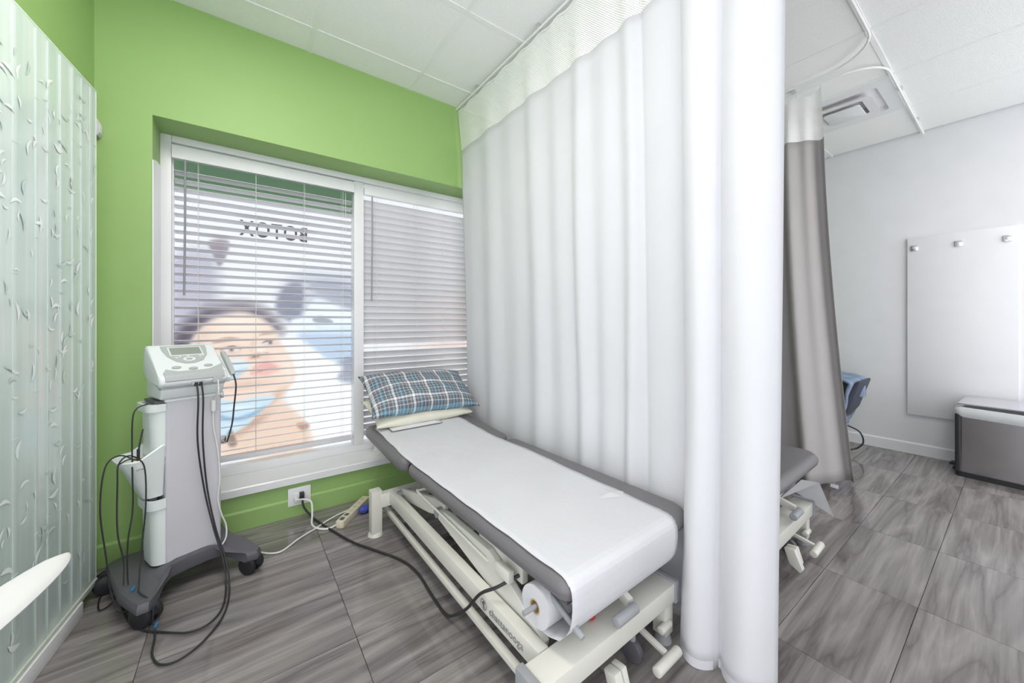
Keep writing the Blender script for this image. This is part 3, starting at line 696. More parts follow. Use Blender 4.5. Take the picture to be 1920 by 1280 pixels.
# ------------------------------------------------------------------ treatment table
def treatment_table(label):
    t = empty('treatment_table', (.98, .70, 0), math.radians(1.6), label, 'treatment table', 'adjustable treatment tables')
    # upholstery
    slab('foot_cushion', rrect(-.300, 0, .372, 1.080, (.085, .05, .05, .045)), .385, .455, .0345, VINYL, t)
    hs = slab('head_cushion', rrect(-.318, 0, .364, .605, (.06, .05, .05, .06)), -.066, .004, .026, VINYL, t, loc=(0, 1.098, .452), rot=(math.radians(4), 0, 0))
    cyl('hinge_roller', (-.275, 1.088, .408), (.33, 1.088, .408), .022, BLACK, t, 14)
    box('cushion_board', (-.27, .03, .372), (.27, 1.06, .386), DKGREY, t, .003)
    # lifting frame under the cushions
    for x in (-.20, .16):
        bar('top_rail', (x, .06, .352), (x, 1.08, .352), .035, .04, STEEL, t)
        bar('head_rail', (x, 1.08, .352), (x, 1.62, .39), .03, .035, STEEL, t)
    for y_ in (.10, .55, 1.04): bar('cross_rail', (-.21, y_, .345), (.17, y_, .345), .035, .03, STEEL, t)
    BL, BR = -.39, .25
    # base: two long rails, two cross members with posts
    for x, s in ((-.290, -1), (.15, 1)):
        bar('base_rail', (x, .10, .186), (x + .018, 1.335, .186), .038, .062, STEEL, t, .004)
        bar('foot_rail', (x - .012, .16, .096), (x + .008, 1.40, .096), .022, .022, STEEL, t, .003)
    bar('base_crossbar', (BL + .02, .055, .188), (BR, .055, .188), .085, .064, STEEL, t, .006)
    bar('base_crossbar', (BL + .05, 1.345, .180), (BR + .04, 1.345, .180), .045, .072, STEEL, t, .005)
    for x in (BL + .012, BR + .012): box('end_cap', (x - .013, .008, .150), (x + .013, .102, .226), GREYP, t, .004)
    for x, y_ in ((BL + .034, 1.353), (BR + .05, 1.353)):
        box('post', (x - .028, y_ - .028, .012), (x + .028, y_ + .028, .238), STEEL, t, .006)
        cyl('levelling_foot', (x, y_, 0), (x, y_, .014), .040, STEEL, t, 20, r2=.034)
    for x in (BL + .04, BR - .005): 
        box('post', (x - .025, .03, .03), (x + .025, .08, .15), STEEL, t, .005)
        cyl('levelling_foot', (x, .055, 0), (x, .055, .03), .03, GREYP, t, 18, r2=.024)
    # scissor arms and actuator
    for x in (-.250, .17):
        prism('lift_arm', [(.80, .280), (.42, .211), (.14, .168), (.13, .20), (.30, .285), (.42, .332), (.74, .332), (.86, .302)], 'x', x - .012, x + .012, STEEL, t, .004)
        prism('lift_arm', [(1.29, .232), (.90, .328), (.80, .335), (.79, .285), (.95, .240), (1.29, .178)], 'x', x + .014, x + .034, STEEL, t, .004)
        cyl('pivot', (x - .016, 1.285, .205), (x + .06, 1.285, .205), .018, GREYP, t, 14)
        cyl('pivot', (x - .016, .82, .300), (x + .06, .82, .300), .020, GREYP, t, 14)
    bar('torsion_bar', (-.20, .80, .20), (.12, .80, .20), .035, .035, STEEL, t)
    bar('torsion_bar', (-.16, .62, .18), (.12, .62, .18), .03, .03, STEEL, t)
    box('actuator_motor', (-.12, .90, .13), (.02, 1.06, .22), M('motor_housing', (206, 196, 192), .5), t, .012)
    cyl('actuator_tube', (-.05, .90, .18), (-.05, .30, .27), .022, GREYP, t, 16)
    box('control_bracket', (-.236, .26, .285), (-.212, .52, .338), STEEL, t, .004)
    box('limit_block', (-.285, .27, .30), (-.262, .345, .338), STEEL, t, .004)
    # thin release rod beside the cushion
    tube('release_rod', [(-.20, .99, .335), (-.262, 1.0, .335), (-.272, .985, .332), (-.270, .72, .318), (-.268, .44, .300), (-.262, .425, .30), (-.222, .425, .305)], .0055, STEEL, t, 8, 4)
    # wheels and pedal at the foot end
    for x, y_ in ((.085, .07), (-.30, .07), (.16, 1.25), (-.235, 1.25)):
        cyl('wheel', (x - .012, y_, .036), (x + .012, y_, .036), .036, DKGREY, t, 20, bev=.005)
        cyl('wheel_stem', (x, y_, .05), (x, y_, .15), .010, GREYP, t, 10)
    bar('pedal_arm', (.135, .10, .085), (.135, -.02, .060), .018, .014, STEEL, t, .002)
    cyl('pedal_bar', (.055, -.035, .055), (.185, -.035, .055), .016, STEEL, t, 16, bev=.004)
    cyl('pedal_bar', (.185, .03, .075), (.245, .03, .075), .014, STEEL, t, 14, bev=.004)
    prism('pedal_lever', [(-.01, .125), (.03, .12), (.01, .06), (-.03, .035), (-.04, .05)], 'x', -.118, -.088, STEEL, t, .004)
    prism('pedal_lever', [(-.01, .125), (.03, .12), (.015, .065), (-.02, .045), (-.03, .06)], 'x', -.083, -.062, STEEL, t, .004)
    # grey push handle and arm at the foot end
    bar('handle_arm', (.03, .20, .30), (.0, .02, .262), .02, .03, STEEL, t, .002)
    cyl('push_handle', (-.10, .0, .262), (.0, .0, .262), .016, GREYP, t, 18, bev=.004)
    cyl('lock_knob', (-.105, .09, .226), (-.105, .09, .242), .016, RED, t, 16, bev=.003)
    # paper roll and sheet
    cyl('roll_rod', (-.335, .135, .318), (.25, .135, .318), .007, GREYP, t, 10)
    cyl('paper_roll', (-.292, .135, .318), (.230, .135, .318), .058, PAPER, t, 28, bore=.021)
    cyl('roll_core', (-.2925, .135, .318), (.2305, .135, .318), .0215, CARDB, t, 20, bore=.017)
    cyl('tension_rod', (-.262, .13, .366), (-.262, -.02, .315), .0085, GREYP, t, 12, bev=.003)
    # sheet path (y, z) from head to foot, over the edge, back to the roll underside
    path = [(1.60, .4955), (1.40, .4805), (1.20, .4655), (1.12, .4605), (1.085, .4585), (1.0, .458), (.6, .458), (.2, .458), (.060, .4582), (.034, .4574), (.018, .4530), (.006, .4440), (-.001, .432), (-.0035, .418), (-.0045, .39), (-.001, .355), (.006, .33), (.02, .305), (.045, .275), (.085, .260), (.13, .2585)]
    def sheet(u, v):
        f = v * (len(path) - 1); i = min(int(f), len(path) - 2); q_ = f - i
        y_ = path[i][0] + (path[i + 1][0] - path[i][0]) * q_; z_ = path[i][1] + (path[i + 1][1] - path[i][1]) * q_
        xl = -.287 + .015 * max(0, y_ - 1.1); xr = .242 + .05 * min(.7, max(0, y_)) - .02 * max(0, y_ - .9) + .004 * math.sin(y_ * 9)
        if i >= 11: xl, xr = -.285, .240
        x_ = xl + (xr - xl) * u; wob = .0015 * math.sin(x_ * 40 + y_ * 17) * math.sin(y_ * 31) if i < 8 else 0
        edge = .002 * math.sin(y_ * 31) * (1 if u in (0., 1.) else 0)
        return (x_ + edge, y_, z_ + abs(wob))
    grid('paper_sheet', sheet, 24, 126, PAPER, t, .0006)
    pyd('torn_flap', [(.13, .26, .4592), (.225, .205, .4592), (.262, .235, .4592), (.22, .30, .4592), (.20, .25, .467)], [(0, 1, 4), (1, 2, 4), (2, 3, 4), (3, 0, 4)], PAPER, t)
    # maker's mark on the long rail
    mk = Matrix.Translation((-.3083, .345, .184)) @ Matrix.Rotation(-PI / 2, 4, 'Z') @ Matrix.Rotation(PI / 2, 4, 'X')
    text('lettering', 'chattanooga', .034, LOGO, t, mk, .0005, 1.06)
    bm = bmesh.new(); n = 24
    for r0, r1 in ((.0155, .018),):
        a_ = [bm.verts.new((-.3088, .378 + r0 * math.cos(2 * PI * i / n), .186 + r0 * math.sin(2 * PI * i / n))) for i in range(n)]
        b_ = [bm.verts.new((-.3088, .378 + r1 * math.cos(2 * PI * i / n), .186 + r1 * math.sin(2 * PI * i / n))) for i in range(n)]
        for i in range(n): bm.faces.new((a_[i], a_[(i + 1) % n], b_[(i + 1) % n], b_[i]))
    c_ = [bm.verts.new((-.3088, .378 + p[0], .186 + p[1])) for p in ((-.010, .010), (.0, .013), (.011, .004), (.004, -.004), (.0, -.014), (-.006, -.010), (-.002, .0))]
    bm.faces.new(c_)
    fin(bm, 'emblem', INK, t)
    return t
bed = treatment_table('grey padded treatment table with plaid pillow, in front of the white curtain')
bed2 = copy_tree(bed); bed2.location = (.98 + 1.115, .61, 0); 
for c_ in list(bed2.children):
    if c_.name.split('.')[0] in ('paper_sheet', 'torn_flap', 'tension_rod'): bpy.data.objects.remove(c_)
pyd('paper_end', [(.22, -.02, .34), (.235, .10, .262), (.05, .10, .262), (.02, .0, .40), (.30, -.06, .16)], [(0, 1, 2, 3), (0, 4, 1)], PAPER, bed2)
bed2['label'] = 'grey padded treatment table mostly hidden behind the white curtain'

# ------------------------------------------------------------------ pillows and clipboard
def pillow(name, loc, rot, wd, dp, th, mat, label, sag=0.0, wr=.004):
    nu, nv = 44, 30; bm = bmesh.new()
    def surf(s, u, v):
        a, b = 2 * u - 1, 2 * v - 1
        e = max(0., (1 - abs(a) ** 2.6)) ** .5 * max(0., (1 - abs(b) ** 2.6)) ** .5
        px = a * wd / 2 * (1 - .07 * (1 - b * b) * abs(a) ** 3 * -1 * -1); py = b * dp / 2 * (1 - .09 * (1 - a * a) * abs(b) ** 3)
        z = s * th / 2 * e + wr * math.sin(a * 9 + b * 5) * e + wr * math.sin(b * 13 - a * 4) * e - sag * (a * a)
        return (px, py, z)
    top = [[bm.verts.new(surf(1, i / nu, j / nv)) for i in range(nu + 1)] for j in range(nv + 1)]
    bot = [[top[j][i] if i in (0, nu) or j in (0, nv) else bm.verts.new(surf(-1, i / nu, j / nv)) for i in range(nu + 1)] for j in range(nv + 1)]
    for j in range(nv):
        for i in range(nu):
            bm.faces.new((top[j][i], top[j][i + 1], top[j + 1][i + 1], top[j + 1][i]))
            bm.faces.new((bot[j][i], bot[j + 1][i], bot[j + 1][i + 1], bot[j][i + 1]))
    o = fin(bm, name, mat, None, False, loc=loc, rot=rot)
    o.data.polygons.foreach_set('use_smooth', [True] * len(o.data.polygons))
    return tag(o, label, 'pillow')
pillow('pillow', (.965, 2.375, .566), (math.radians(17), 0, math.radians(1.5)), .66, .34, .115, CREAM, 'cream pillow lying under the plaid pillow at the table head')
pillow('pillow', (.972, 2.350, .682), (math.radians(33), math.radians(1.5), math.radians(1)), .725, .38, .15, PLAID, 'blue and grey plaid pillow on top of the cream pillow', .014)
cb = empty('clipboard', (.880, 2.235, .4945), math.radians(3), 'thin clipboard with a blank white sheet lying in front of the pillows', 'clipboard')
cb.rotation_euler = (math.radians(4), 0, math.radians(2))
box('backing_board', (-.165, -.055, 0), (.165, .085, .003), M('clipboard_brown', (118, 112, 110), .5), cb, .001)
box('sheet', (-.158, -.050, .003), (.158, .083, .0046), M('copy_paper', (226, 226, 230), .7), cb)
box('clip', (.138, -.03, .0046), (.162, .05, .012), CHROME, cb, .002)
sb = empty('plastic_dome', (.80, 2.66, .235), 0, 'clear plastic dome lying on the window sill behind the table head', 'dish')
bm = bmesh.new()
prof = [(.060, 0), (.062, .006), (.05, .012), (.046, .03), (.03, .046), (.012, .052), (0.0001, .053)]
rings = [[bm.verts.new((r * math.cos(2 * PI * i / 24), r * math.sin(2 * PI * i / 24), z)) for i in range(24)] for r, z in prof]
for a_, b_ in zip(rings, rings[1:]):
    for i in range(24): bm.faces.new((a_[i], a_[(i + 1) % 24], b_[(i + 1) % 24], b_[i]))
fin(bm, 'dome', M('frosty_plastic', (226, 228, 230), .2, coat=.5), sb, True)
cyl('rim', (0, 0, 0), (0, 0, .004), .066, M('frosty_plastic', (226, 228, 230), .2), sb, 28)

# ------------------------------------------------------------------ therapy trolley with console
CA = math.radians(22)
tr = empty('therapy_trolley', (-.248, 2.099, 0), CA, 'grey therapy trolley with a white control console, bins and hanging leads', 'medical trolley')
# base: star-shaped foot, sloping top
def base_poly(k):
    return [(-.128, -.172), (-.098, -.182), (-.075, -.160), (-.025, -.065), (.005, -.032), (.06, -.026), (.14, -.026), (.19, -.036), (.228, -.165), (.268, -.178), (.290, -.155), (.285, -.06), (.262, .02), (.26, .12), (.285, .24), (.25, .275), (.15, .20), (.06, .20), (-.075, .278), (-.125, .255), (-.138, .10), (-.148, -.05)]
bm = bmesh.new(); O = np.array(base_poly(0)); cen = np.array((.08, .06)); rings = []
for sc_, z0, dz in ((.97, .080, 0), (1, .088, 0), (1, .108, .012), (.975, .117, .014), (.60, .128, .010)):
    ring = []
    for p in O:
        q_ = cen + (p - cen) * sc_; dd = np.hypot(*(p - cen)); ring.append(bm.verts.new((q_[0], q_[1], z0 - .03 * max(0, dd - .12) / .2 * (1 if z0 > .09 else .6) + dz)))
    rings.append(ring)
n = len(O)
for a_, b_ in zip(rings, rings[1:]):
    for i in range(n): bm.faces.new((a_[i], a_[(i + 1) % n], b_[(i + 1) % n], b_[i]))
bm.faces.new(rings[0][::-1]); bm.faces.new(rings[-1])
fin(bm, 'base', DKGREY, tr, True)
for i, (x, y_) in enumerate(((-.088, -.138), (.262, -.140), (-.117, .238), (.25, .235))):
    c = empty('caster', (x, y_, 0), [.5, .35, 1.4, .2][i]); c.parent = tr
    cyl('wheel', (-.032, .008, .040), (-.009, .008, .040), .040, BLACK, c, 22, bev=.007)
    cyl('wheel', (.009, .008, .040), (.032, .008, .040), .040, BLACK, c, 22, bev=.007)
    prism('fork', [(-.034, .040), (-.026, .068), (.004, .078), (.034, .066), (.041, .036), (.034, .026)], 'x', -.0085, .0085, BLACK, c, .002)
    cyl('stem', (0, 0, .055), (0, 0, .085), .012, DKGREY, c, 12)
prism('column', rrect(0, 0, .195, .165, (.012, .02, .02, .010), 5), 'z', .115, .800, CARTCOL, tr)
box('column_edge', (-.004, -.004, .80), (.199, .168, .812), CARTWHT, tr, .003)
# bins and tray on the left side
def bin_part(name, z0, z1, dep):
    bm = bmesh.new(); R = []
    for (t, d, lip) in ((0, .88, 0), (.85, 1.0, 0), (.86, 1.14, .006), (1, 1.18, .006)):
        z = z0 + (z1 - z0) * t; pts = []
        ol = rrect(-dep * d - lip, .006 - lip, .002, .150 + lip, (.002, .002, .035, .035), 6)
        R.append([bm.verts.new((p[0], p[1], z)) for p in ol])
    ol = rrect(-dep * 1.08, .012, .0, .144, (.002, .002, .03, .03), 6)
    R.append([bm.verts.new((p[0], p[1], z1)) for p in ol]); ol = rrect(-dep * .7, .018, -.002, .138, (.002, .002, .025, .025), 6)
    R.append([bm.verts.new((p[0], p[1], z0 + .01)) for p in ol])
    m = len(ol); bm.faces.new(R[0][::-1]); bm.faces.new(R[-1])
    for a_, b_ in zip(R, R[1:]):
        for i in range(m): bm.faces.new((a_[i], a_[(i + 1) % m], b_[(i + 1) % m], b_[i]))
    return fin(bm, name, CARTWHT, tr, True)
bin_part('storage_bin', .575, .795, .044); bin_part('storage_bin', .130, .400, .043)
# middle tray: open scoop sticking out further
bm = bmesh.new(); R = []
for ol, z in ((rrect(-.06, .02, .0, .14, (.01, .002, .03, .03), 6), .412), (rrect(-.105, .0, .0, .155, (.01, .002, .05, .045), 6), .525), (rrect(-.135, -.01, .0, .165, (.012, .002, .06, .05), 6), .58), (rrect(-.130, -.006, -.002, .160, (.012, .002, .058, .048), 6), .585), (rrect(-.120, .004, -.004, .15, (.01, .002, .05, .04), 6), .56), (rrect(-.09, .02, -.006, .14, (.01, .002, .04, .03), 6), .53)):
    R.append([bm.verts.new((p[0], p[1], z + (.045 if p[0] > -.03 and z > .5 else 0))) for p in ol])
m = len(ol); bm.faces.new(R[0][::-1]); bm.faces.new(R[-1])
for a_, b_ in zip(R, R[1:]):
    for i in range(m): bm.faces.new((a_[i], a_[(i + 1) % m], b_[(i + 1) % m], b_[i]))
tray = fin(bm, 'side_tray', CARTWHT, tr, True)
tube('tray_grip', [(-.09, -.004, .548), (-.078, -.007, .553), (-.066, -.004, .549)], .004, CONSG, tr, 6, 4)
cyl('tray_shadow_rod', (-.03, .03, .404), (-.03, .13, .404), .012, DKGREY, tr, 12)  # dark rod standing in for the shade between tray and lower bin
prism('gap_shade_strip', [(-.030, .02), (0, .0), (0, .15), (-.030, .15)], 'z', .797, .806, DKGREY, tr)  # dark strip painted as the shaded gap under the console
# console head
con = empty('console', (0, 0, 0)); con.parent = tr
prism('lower_shell', [(-.012, .812), (-.028, .845), (-.030, .862), (.10, .90), (.155, .91), (.155, .825), (.13, .812)], 'x', -.022, .196, CONS, con, .010, 3)
prism('side_band', [(-.034, .858), (-.03, .874), (.10, .915), (.158, .92), (.158, .905), (.10, .897), (-.01, .852)], 'x', -.0235, .1975, CONSG, con, .003, 2)
prism('upper_shell', [(-.052, .872), (-.056, .892), (-.046, .910), (-.03, .922), (.105, 1.028), (.125, 1.034), (.142, 1.024), (.156, .985), (.158, .915), (.10, .908), (-.03, .862)], 'x', -.034, .200, CONS, con, .013, 3)
# sloping face plane helper
A0 = Vector((0, -.030, .922)); A1 = Vector((0, .105, 1.028)); sd = (A1 - A0).normalized(); nd = Vector((0, -sd.z, sd.y))
sl = (A1 - A0).length
def face_poly(name, pts, h0, h1, mat, parent=con, bev=0.0):
    bm = bmesh.new(); lo = []; hi = []
    for (x, s) in pts:
        b_ = A0 + sd * s; lo.append(bm.verts.new((x, b_.y + nd.y * h0, b_.z + nd.z * h0))); hi.append(bm.verts.new((x, b_.y + nd.y * h1, b_.z + nd.z * h1)))
    n_ = len(pts); bm.faces.new(lo[::-1]); bm.faces.new(hi)
    for i in range(n_): bm.faces.new((lo[i], lo[(i + 1) % n_], hi[(i + 1) % n_], hi[i]))
    return fin(bm, name, mat, parent)
def ell(cx, cy, rx, ry, n=22): return [(cx + rx * math.cos(2 * PI * i / n), cy + ry * math.sin(2 * PI * i / n)) for i in range(n)]
face_poly('face_panel', [(.008, .168), (.008, .14), (.018, .10), (.04, .068), (.07, .052), (.10, .052), (.135, .068), (.156, .10), (.164, .14), (.164, .168)], -.004, .0025, CONSG)
face_poly('screen_bezel', [(.028, .158), (.028, .102), (.144, .102), (.144, .158)], .0, .0042, CONS)
face_poly('screen', [(.033, .153), (.033, .107), (.139, .107), (.139, .153)], .0, .0052, LCD)
face_poly('dial', ell(.086, .076, .022, .013), .0, .0055, CONS); face_poly('dial_centre', ell(.086, .076, .012, .007), .0, .0068, CONSG)
for x, s in ((.045, .088), (.058, .094), (.128, .092), (.140, .098), (.086, .097)): face_poly('key', ell(x, s, .005, .0035, 10), .0, .005, CONS)
for x, s, a_ in ((.032, .030, .4), (.086, .018, 0), (.142, .030, -.4)): face_poly('soft_key', ell(x, s, .016, .007, 16), -.002, .005, CONSG)
face_poly('visor_crescent', [(-.018, -.004), (.09, -.008), (.186, -.004), (.198, .04), (.184, .030), (.14, .008), (.09, .000), (.03, .006), (-.005, .022)], -.004, .0035, CONSG)
prism('front_visor', [(-.058, .892), (-.050, .913), (-.030, .9265), (-.024, .9285), (-.028, .918), (-.048, .885)], 'x', -.016, .188, CONSG, con, .003, 2)
box('port_recess', (.068, -.0575, .868), (.112, -.052, .884), CONSG, con, .001)
for x in (.082, .098): box('lead_plug', (x - .005, -.066, .862), (x + .005, -.05, .878), BLACK, con, .001)
box('probe_port', (.142, -.060, .868), (.176, -.051, .892), CONSG, con, .002)
# applicator in its holder on the right
prism('holder', [(-.03, .88), (.085, .98), (.10, .965), (.06, .885), (-.02, .858)], 'x', .199, .222, CONS, con, .005, 2)
prism('applicator', [(-.022, .905), (-.03, .895), (-.022, .885), (.02, .90), (.088, .975), (.096, .992), (.08, .995), (.03, .955)], 'x', .222, .240, CONSG, con, .005, 3)
box('hook_bracket', (.194, .0, .785), (.204, .016, .815), CHROME, tr, .002); box('hook_bracket', (.194, .0, .575), (.214, .012, .605), CHROME, tr, .002)
# hanging leads: given in room coordinates, turned into trolley coordinates
inv = (Matrix.Translation((-.248, 2.099, 0)) @ Matrix.Rotation(CA, 4, 'Z')).inverted()
def loc(P): return [inv @ Vector(p) for p in P]
def g(x, y_, z): return Matrix.Translation((-.248, 2.099, 0)) @ Matrix.Rotation(CA, 4, 'Z') @ Vector((x, y_, z))
pA = g(.082, -.068, .866); pB = g(.098, -.068, .866)
tube('lead_cable', loc([pA, g(.084, -.075, .80), g(.09, -.05, .62), g(.12, -.030, .40), g(.145, -.06, .22), g(.16, -.11, .10), (-.047, 2.00, .012), (-.055, 1.87, .006), (-.09, 1.80, .006), (-.15, 1.79, .006), (-.23, 1.85, .006), (-.285, 1.90, .006), (-.33, 1.97, .006), (-.37, 2.08, .006), (-.40, 2.17, .02)]), .0034, CABLE, tr, 7)
tube('lead_cable', loc([pB, g(.102, -.072, .80), g(.108, -.05, .62), g(.13, -.032, .40), g(.152, -.06, .22), g(.168, -.12, .09), (-.035, 1.96, .010), (-.05, 1.82, .006), (-.10, 1.715, .006), (-.16, 1.665, .006), (-.21, 1.675, .006), (-.24, 1.74, .006), (-.245, 1.82, .006), (-.25, 1.87, .008)]), .0034, CABLE, tr, 7)
tube('probe_lead', loc([g(.159, -.062, .88), g(.160, -.064, .82)]), .003, CABLEW, tr, 6); cyl('inline_plug', g(.160, -.064, .84).__class__(inv @ g(.160, -.012, .735)), inv @ g(.160, -.012, .785), .009, CABLEW, tr, 12)
tube('probe_lead', loc([g(.160, -.066, .84), g(.160, -.03, .80), g(.160, -.012, .76), g(.162, -.008, .66), g(.178, -.008, .55), g(.185, -.008, .42), g(.178, -.008, .33), g(.190, -.01, .26), g(.208, -.01, .20), g(.205, -.02, .15), g(.185, -.03, .125)]), .0032, CABLEW, tr, 7)
tube('applicator_lead', loc([g(.231, -.026, .892), g(.238, -.035, .84), g(.236, -.02, .74), g(.230, -.015, .66), g(.212, -.01, .58)]), .0034, CABLE, tr, 7)
tube('electrode_lead', loc([g(-.05, .02, .80), g(-.085, .01, .79), g(-.10, .0, .74), g(-.10, .0, .55), g(-.10, -.005, .40), g(-.115, -.01, .28), g(-.118, -.02, .16), g(-.118, -.03, .125)]), .0026, CABLE, tr, 6)
tube('electrode_lead', loc([g(-.062, .03, .70), g(-.072, .02, .66), g(-.078, .02, .615)]), .003, CABLE, tr, 6)
cyl('lead_tip', inv @ g(-.078, .02, .625), inv @ g(-.078, .02, .575), .005, BLACK, tr, 8); cyl('lead_tip', inv @ g(-.078, .02, .578), inv @ g(-.078, .02, .545), .003, CABLEW, tr, 8)
tube('electrode_lead', loc([g(-.08, .05, .575), g(-.13, .02, .615), g(-.175, -.01, .59), g(-.19, -.02, .44), g(-.175, -.02, .26), g(-.165, -.03, .13), g(-.15, -.05, .06), g(-.13, -.08, .05)]), .0026, CABLE, tr, 6)
tube('electrode_lead', loc([g(-.07, .04, .58), g(-.11, .01, .61), g(-.140, -.012, .59), g(-.145, -.02, .52), g(-.145, -.02, .34), g(-.13, -.03, .22), g(-.135, -.05, .14)]), .0026, CABLE, tr, 6)
tube('electrode_lead', loc([g(-.140, -.014, .59), g(-.11, -.03, .605), g(-.075, -.035, .57), g(-.072, -.045, .42), g(-.085, -.05, .26), g(-.10, -.08, .14), g(-.105, -.11, .118), g(-.085, -.165, .09), (-.26, 1.90, .012)]), .0026, CABLE, tr, 6)
tube('electrode_lead', loc([(-.43, 2.25, .02), (-.445, 2.29, .006), (-.462, 2.24, .006), (-.455, 2.17, .006), (-.44, 2.13, .006), (-.415, 2.16, .006), (-.41, 2.24, .010)]), .0026, CABLE, tr, 6)
for p in ((-.253, 1.885, .008), g(-.118, -.07, .115)): cyl('connector', inv @ Vector(p), inv @ (Vector(p) + Vector((.004, .022, .004))), .0045, TEAL, tr, 8)
cyl('connector', inv @ g(-.09, .045, .58), inv @ g(-.06, .04, .577), .004, M('yellow_connector', (190, 160, 60), .5), tr, 8)
cyl('connector', inv @ g(-.075, .03, .58), inv @ g(-.05, .02, .577), .004, RED, tr, 8)

# ------------------------------------------------------------------ white chair just left of the camera: only one arm shows
ch = empty('armchair', (-.478, .676, .012), math.radians(-13), 'white moulded armchair, only its paddle arm showing at the lower left corner', 'chair')
def ch_seat(u, v):
    a, b = 2 * u - 1, v; return (a * .20 * (1 - .1 * b), .20 - .42 * b, .43 + .02 * a * a + .015 * b * b - .02 * math.sin(PI * b))
grid('seat', ch_seat, 12, 12, CHAIRW, ch, .012)
def ch_back(u, v):
    a = 2 * u - 1; return (a * (.20 - .02 * v), -.22 - .10 * v + .05 * a * a, .44 + .40 * v - .04 * a * a * v)
grid('backrest', ch_back, 12, 10, CHAIRW, ch, .012)
for s in (1, -1):
    # paddle arm: rounded tongue swelling in the middle
    bm = bmesh.new(); prof = []
    for i in range(29):
        t = 1 - (1 - i / 28) ** 1.6; y_ = -.20 + .455 * t; wv = .040 * (1 - (max(0, t - .5) / .5) ** 2.0) ** .5 + .0005 if t > .5 else .034 + .006 * t / .5
        zc = .770 + .012 * math.sin(PI * t) - .01 * t; xc = s * (.205 + .012 * math.sin(PI * t))
        prof.append([bm.verts.new((xc + wv * math.cos(a_), y_, zc + .010 * min(1, wv / .02) * math.sin(a_) + .004 * math.cos(a_) * s)) for a_ in np.linspace(0, 2 * PI, 16, endpoint=False)])
    for a_, b_ in zip(prof, prof[1:]):
        for i in range(16): bm.faces.new((a_[i], a_[(i + 1) % 16], b_[(i + 1) % 16], b_[i]))
    bm.faces.new(prof[0][::-1]); bm.faces.new(prof[-1]); fin(bm, 'arm', CHAIRW, ch, True)
    tube('arm_support', [(s * .205, -.12, .765), (s * .21, -.14, .60), (s * .19, -.10, .44)], .014, CHAIRW, ch, 10)
    for q_ in (1, -1): tube('leg', [(s * .16, -.02 + q_ * .14, .43), (s * .19, -.02 + q_ * .19, .0)], .014, CHAIRW, ch, 10, 2)

# ------------------------------------------------------------------ far side: coat board, bin, covered chair, vent
bd = empty('coat_hook_board', (RX, .31, .34), 0, 'white board with three square chrome hooks on the grey wall', 'hook board')
box('panel', (-.022, -.287, 0), (-.0005, .285, 1.515), BOARD, bd, .002)
for y_ in (.243, .0, -.237):
    h = box('hook', (-.030, y_ - .022, 1.402), (-.022, y_ + .022, 1.446), CHROME, bd, .002)
    cyl('hook_peg', (-.030, y_, 1.424), (-.052, y_, 1.420), .006, CHROME, bd, 12); cyl('hook_knob', (-.050, y_, 1.421), (-.060, y_, 1.424), .012, CHROME, bd, 14, bev=.002)
bn = empty('step_bin', (4.430, .0, 0), math.radians(-5), 'rectangular stainless step bin with a white liner by the hook board', 'bin')
prism('body', rrect(-.165, -.40, .165, .285, .03, 6), 'z', .035, .455, BINMETAL, bn)
prism('base', rrect(-.17, -.405, .17, .29, .03, 6), 'z', .0, .036, BLACK, bn)
prism('corner_post', rrect(-.168, .262, -.14, .290, .008, 4), 'z', .036, .455, BLACK, bn)
box('pedal', (-.06, .288, .045), (.02, .335, .06), BLACK, bn, .004); box('pedal_stop', (-.05, .286, .008), (.0, .318, .03), BLACK, bn, .004)
# liner folded over the rim
bm = bmesh.new(); R = []
for k_, (o_, z) in enumerate(((.004, .43), (.012, .445), (.016, .475), (.008, .495), (-.012, .492), (-.03, .44))):
    ol = rrect(-.165 - o_, -.40 - o_, .165 + o_, .285 + o_, .04, 9)
    R.append([bm.verts.new((p[0], p[1] + (.05 if 0 < k_ < 3 and p[1] > .25 and p[0] > -.12 else 0) * .6, z + (.016 * math.sin(p[1] * 23 + p[0] * 31 + k_ * .4) if k_ < 4 else 0))) for p in ol])
m = len(ol)
for a_, b_ in zip(R, R[1:]):
    for i in range(m): bm.faces.new((a_[i], a_[(i + 1) % m], b_[(i + 1) % m], b_[i]))
fin(bm, 'liner', BAG, bn, True)
prism('lid', [(.13, .50), (.16, .50), (.175, .535), (.165, .555), (.14, .548), (-.12, .53), (-.12, .52)], 'y', -.41, .285, CHROME, bn, .006, 2)

jk = empty('draped_chair', (4.20, .965, 0), math.radians(0), 'blue denim jacket draped over a dark padded chair behind the grey curtain', 'chair')
def jp(u, v):
    # jacket sheet folded over the chair back; u across depth (towards wall), v down the front
    s = v; x = .0 + .42 * u
    y0 = .12 - .27 * min(1, s / .45); z = .665 - .02 * min(1, s / .45) ** 2 if s < .45 else .645 - (s - .45) / .55 * .42
    y_ = y0 if s < .45 else -.15 + (s - .45) / .55 * .13
    rr = .012 * math.sin(u * 13 + v * 9) + .008 * math.sin(u * 29 - v * 17)
    return (x - .2, y_ - .0 - rr, z + rr * .8)
grid('jacket', jp, 26, 30, DENIM, jk, .02)
prism('backrest', [(.10, .60), (-.13, .61), (-.175, .655), (-.19, .645), (-.115, .40), (.0, .22), (.06, .22)], 'x', -.17, .20, DENIMD, jk, .012, 2)
prism('seat', rrect(-.19, -.02, .21, .42, .05, 5), 'z', .40, .46, DENIMD, jk, .01)
for x in (-.16, .18):
    tube('leg', [(x, .0, .42), (x, -.04, .0)], .011, CHROME, jk, 8, 2); tube('leg', [(x, .38, .42), (x, .42, .0)], .011, CHROME, jk, 8, 2)
tube('cable_loop', [(.05, -.06, .24), (.06, -.14, .20), (.06, -.165, .12), (.05, -.13, .06), (.02, -.08, .04)], .006, CABLE, jk)
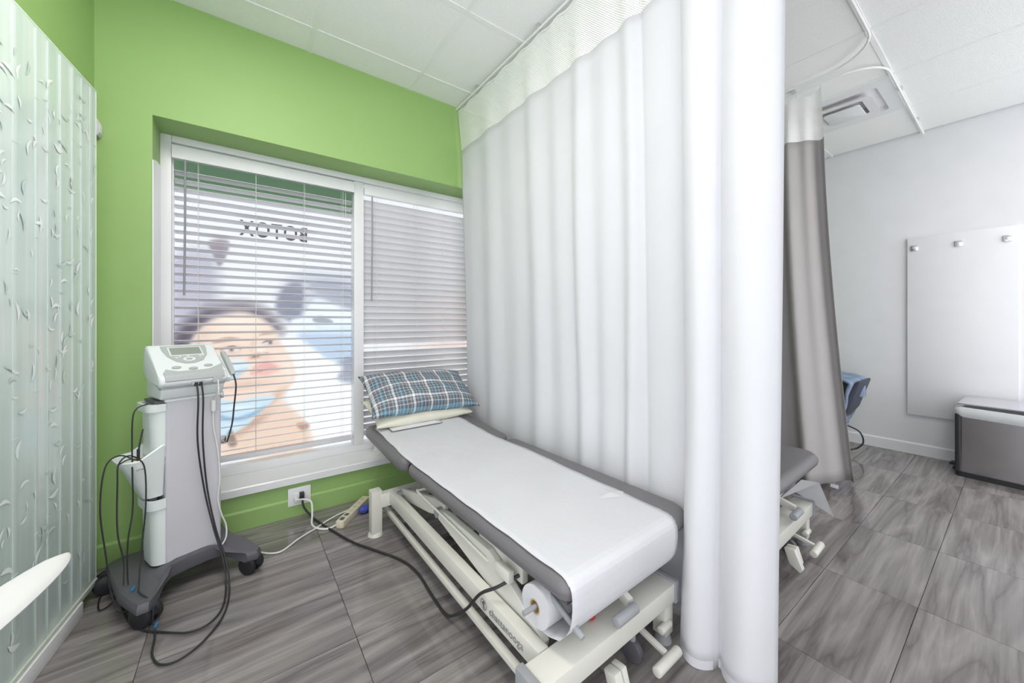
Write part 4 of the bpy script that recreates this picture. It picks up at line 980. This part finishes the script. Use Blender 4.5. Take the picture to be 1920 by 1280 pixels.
prism('sleeve_cuff', rrect(.02, -.175, .12, -.105, .03, 6), 'z', .50, .60, DENIM, jk, .012)

vx0 = cx0 + 5 * cpx + .012; vx1 = vx0 + cpx - .024; vy1 = cy0 - 2 * cpy - .012; vy0 = vy1 - cpy + .024
vt = empty('ceiling_vent', ((vx0 + vx1) / 2, (vy0 + vy1) / 2, CEIL), 0, 'square stepped white air diffuser in the ceiling beyond the grey curtain', 'air vent')
hx = (vx1 - vx0) / 2; hy = (vy1 - vy0) / 2
def ringplate(name, o, i, z0, z1, mat):
    """sloped square ring from half-size o at z0 to half-size i at z1"""
    bm = bmesh.new(); rings = []
    for hs, z in ((o, z0), (i, z1), (i, z1 + .003), (o, z0 + .003)):
        ol = rrect(-hs * hx, -hs * hy, hs * hx, hs * hy, .04 * min(1, hs) if hs < .99 else .004, 6); rings.append([bm.verts.new((p[0], p[1], z)) for p in ol])
    m_ = len(rings[0])
    for a_, b_ in zip(rings, rings[1:] + rings[:1]):
        for q_ in range(m_): bm.faces.new((a_[q_], a_[(q_ + 1) % m_], b_[(q_ + 1) % m_], b_[q_]))
    return fin(bm, name, mat, vt)
ringplate('outer_flange', 1.0, .74, -.004, -.006, FRAMEW)
ringplate('outer_cone', .74, .62, -.006, .045, FRAMEW)
box('dark_throat', (-hx * .7, -hy * .7, .05), (hx * .7, hy * .7, .055), DARKV, vt)
ringplate('middle_cone', .60, .40, -.022, .02, FRAMEW) 
ringplate('middle_flange', .60, .42, -.024, -.022, FRAMEW)
prism('centre_plate', rrect(-hx * .37, -hy * .37, hx * .37, hy * .37, .02, 5), 'z', -.042, -.034, FRAMEW, vt, .003)

# unseen fill panels added in the ceiling grid to even out the room light
LP = ['nearest the green window wall', 'above the trolley aisle, second from the green wall', 'over the aisle beyond the second table']
for (i, j), lb in zip(FILL_CELLS, LP):
    x0 = cx0 + i * cpx + .014; y1 = cy0 - (j - 1) * cpy - .014
    if x0 < -1.45: x0 = -1.4
    lt = empty('ceiling_fill_panel', (x0, y1, CEIL), 0, 'added unseen square ceiling fill panel ' + lb, 'added fill light', 'added ceiling fill panels')
    W_, D_ = cpx - .028, cpy - .028
    boxes('frame', [((0, -D_, 0), (W_, -D_ + .02, .012)), ((0, -.02, 0), (W_, 0, .012)), ((0, -D_ + .02, 0), (.02, -.02, .012)), ((W_ - .02, -D_ + .02, 0), (W_, -.02, .012))], FRAMEW, lt)
    box('diffuser', (.02, -D_ + .02, .003), (W_ - .02, -.02, .010), FILL_MAT, lt)
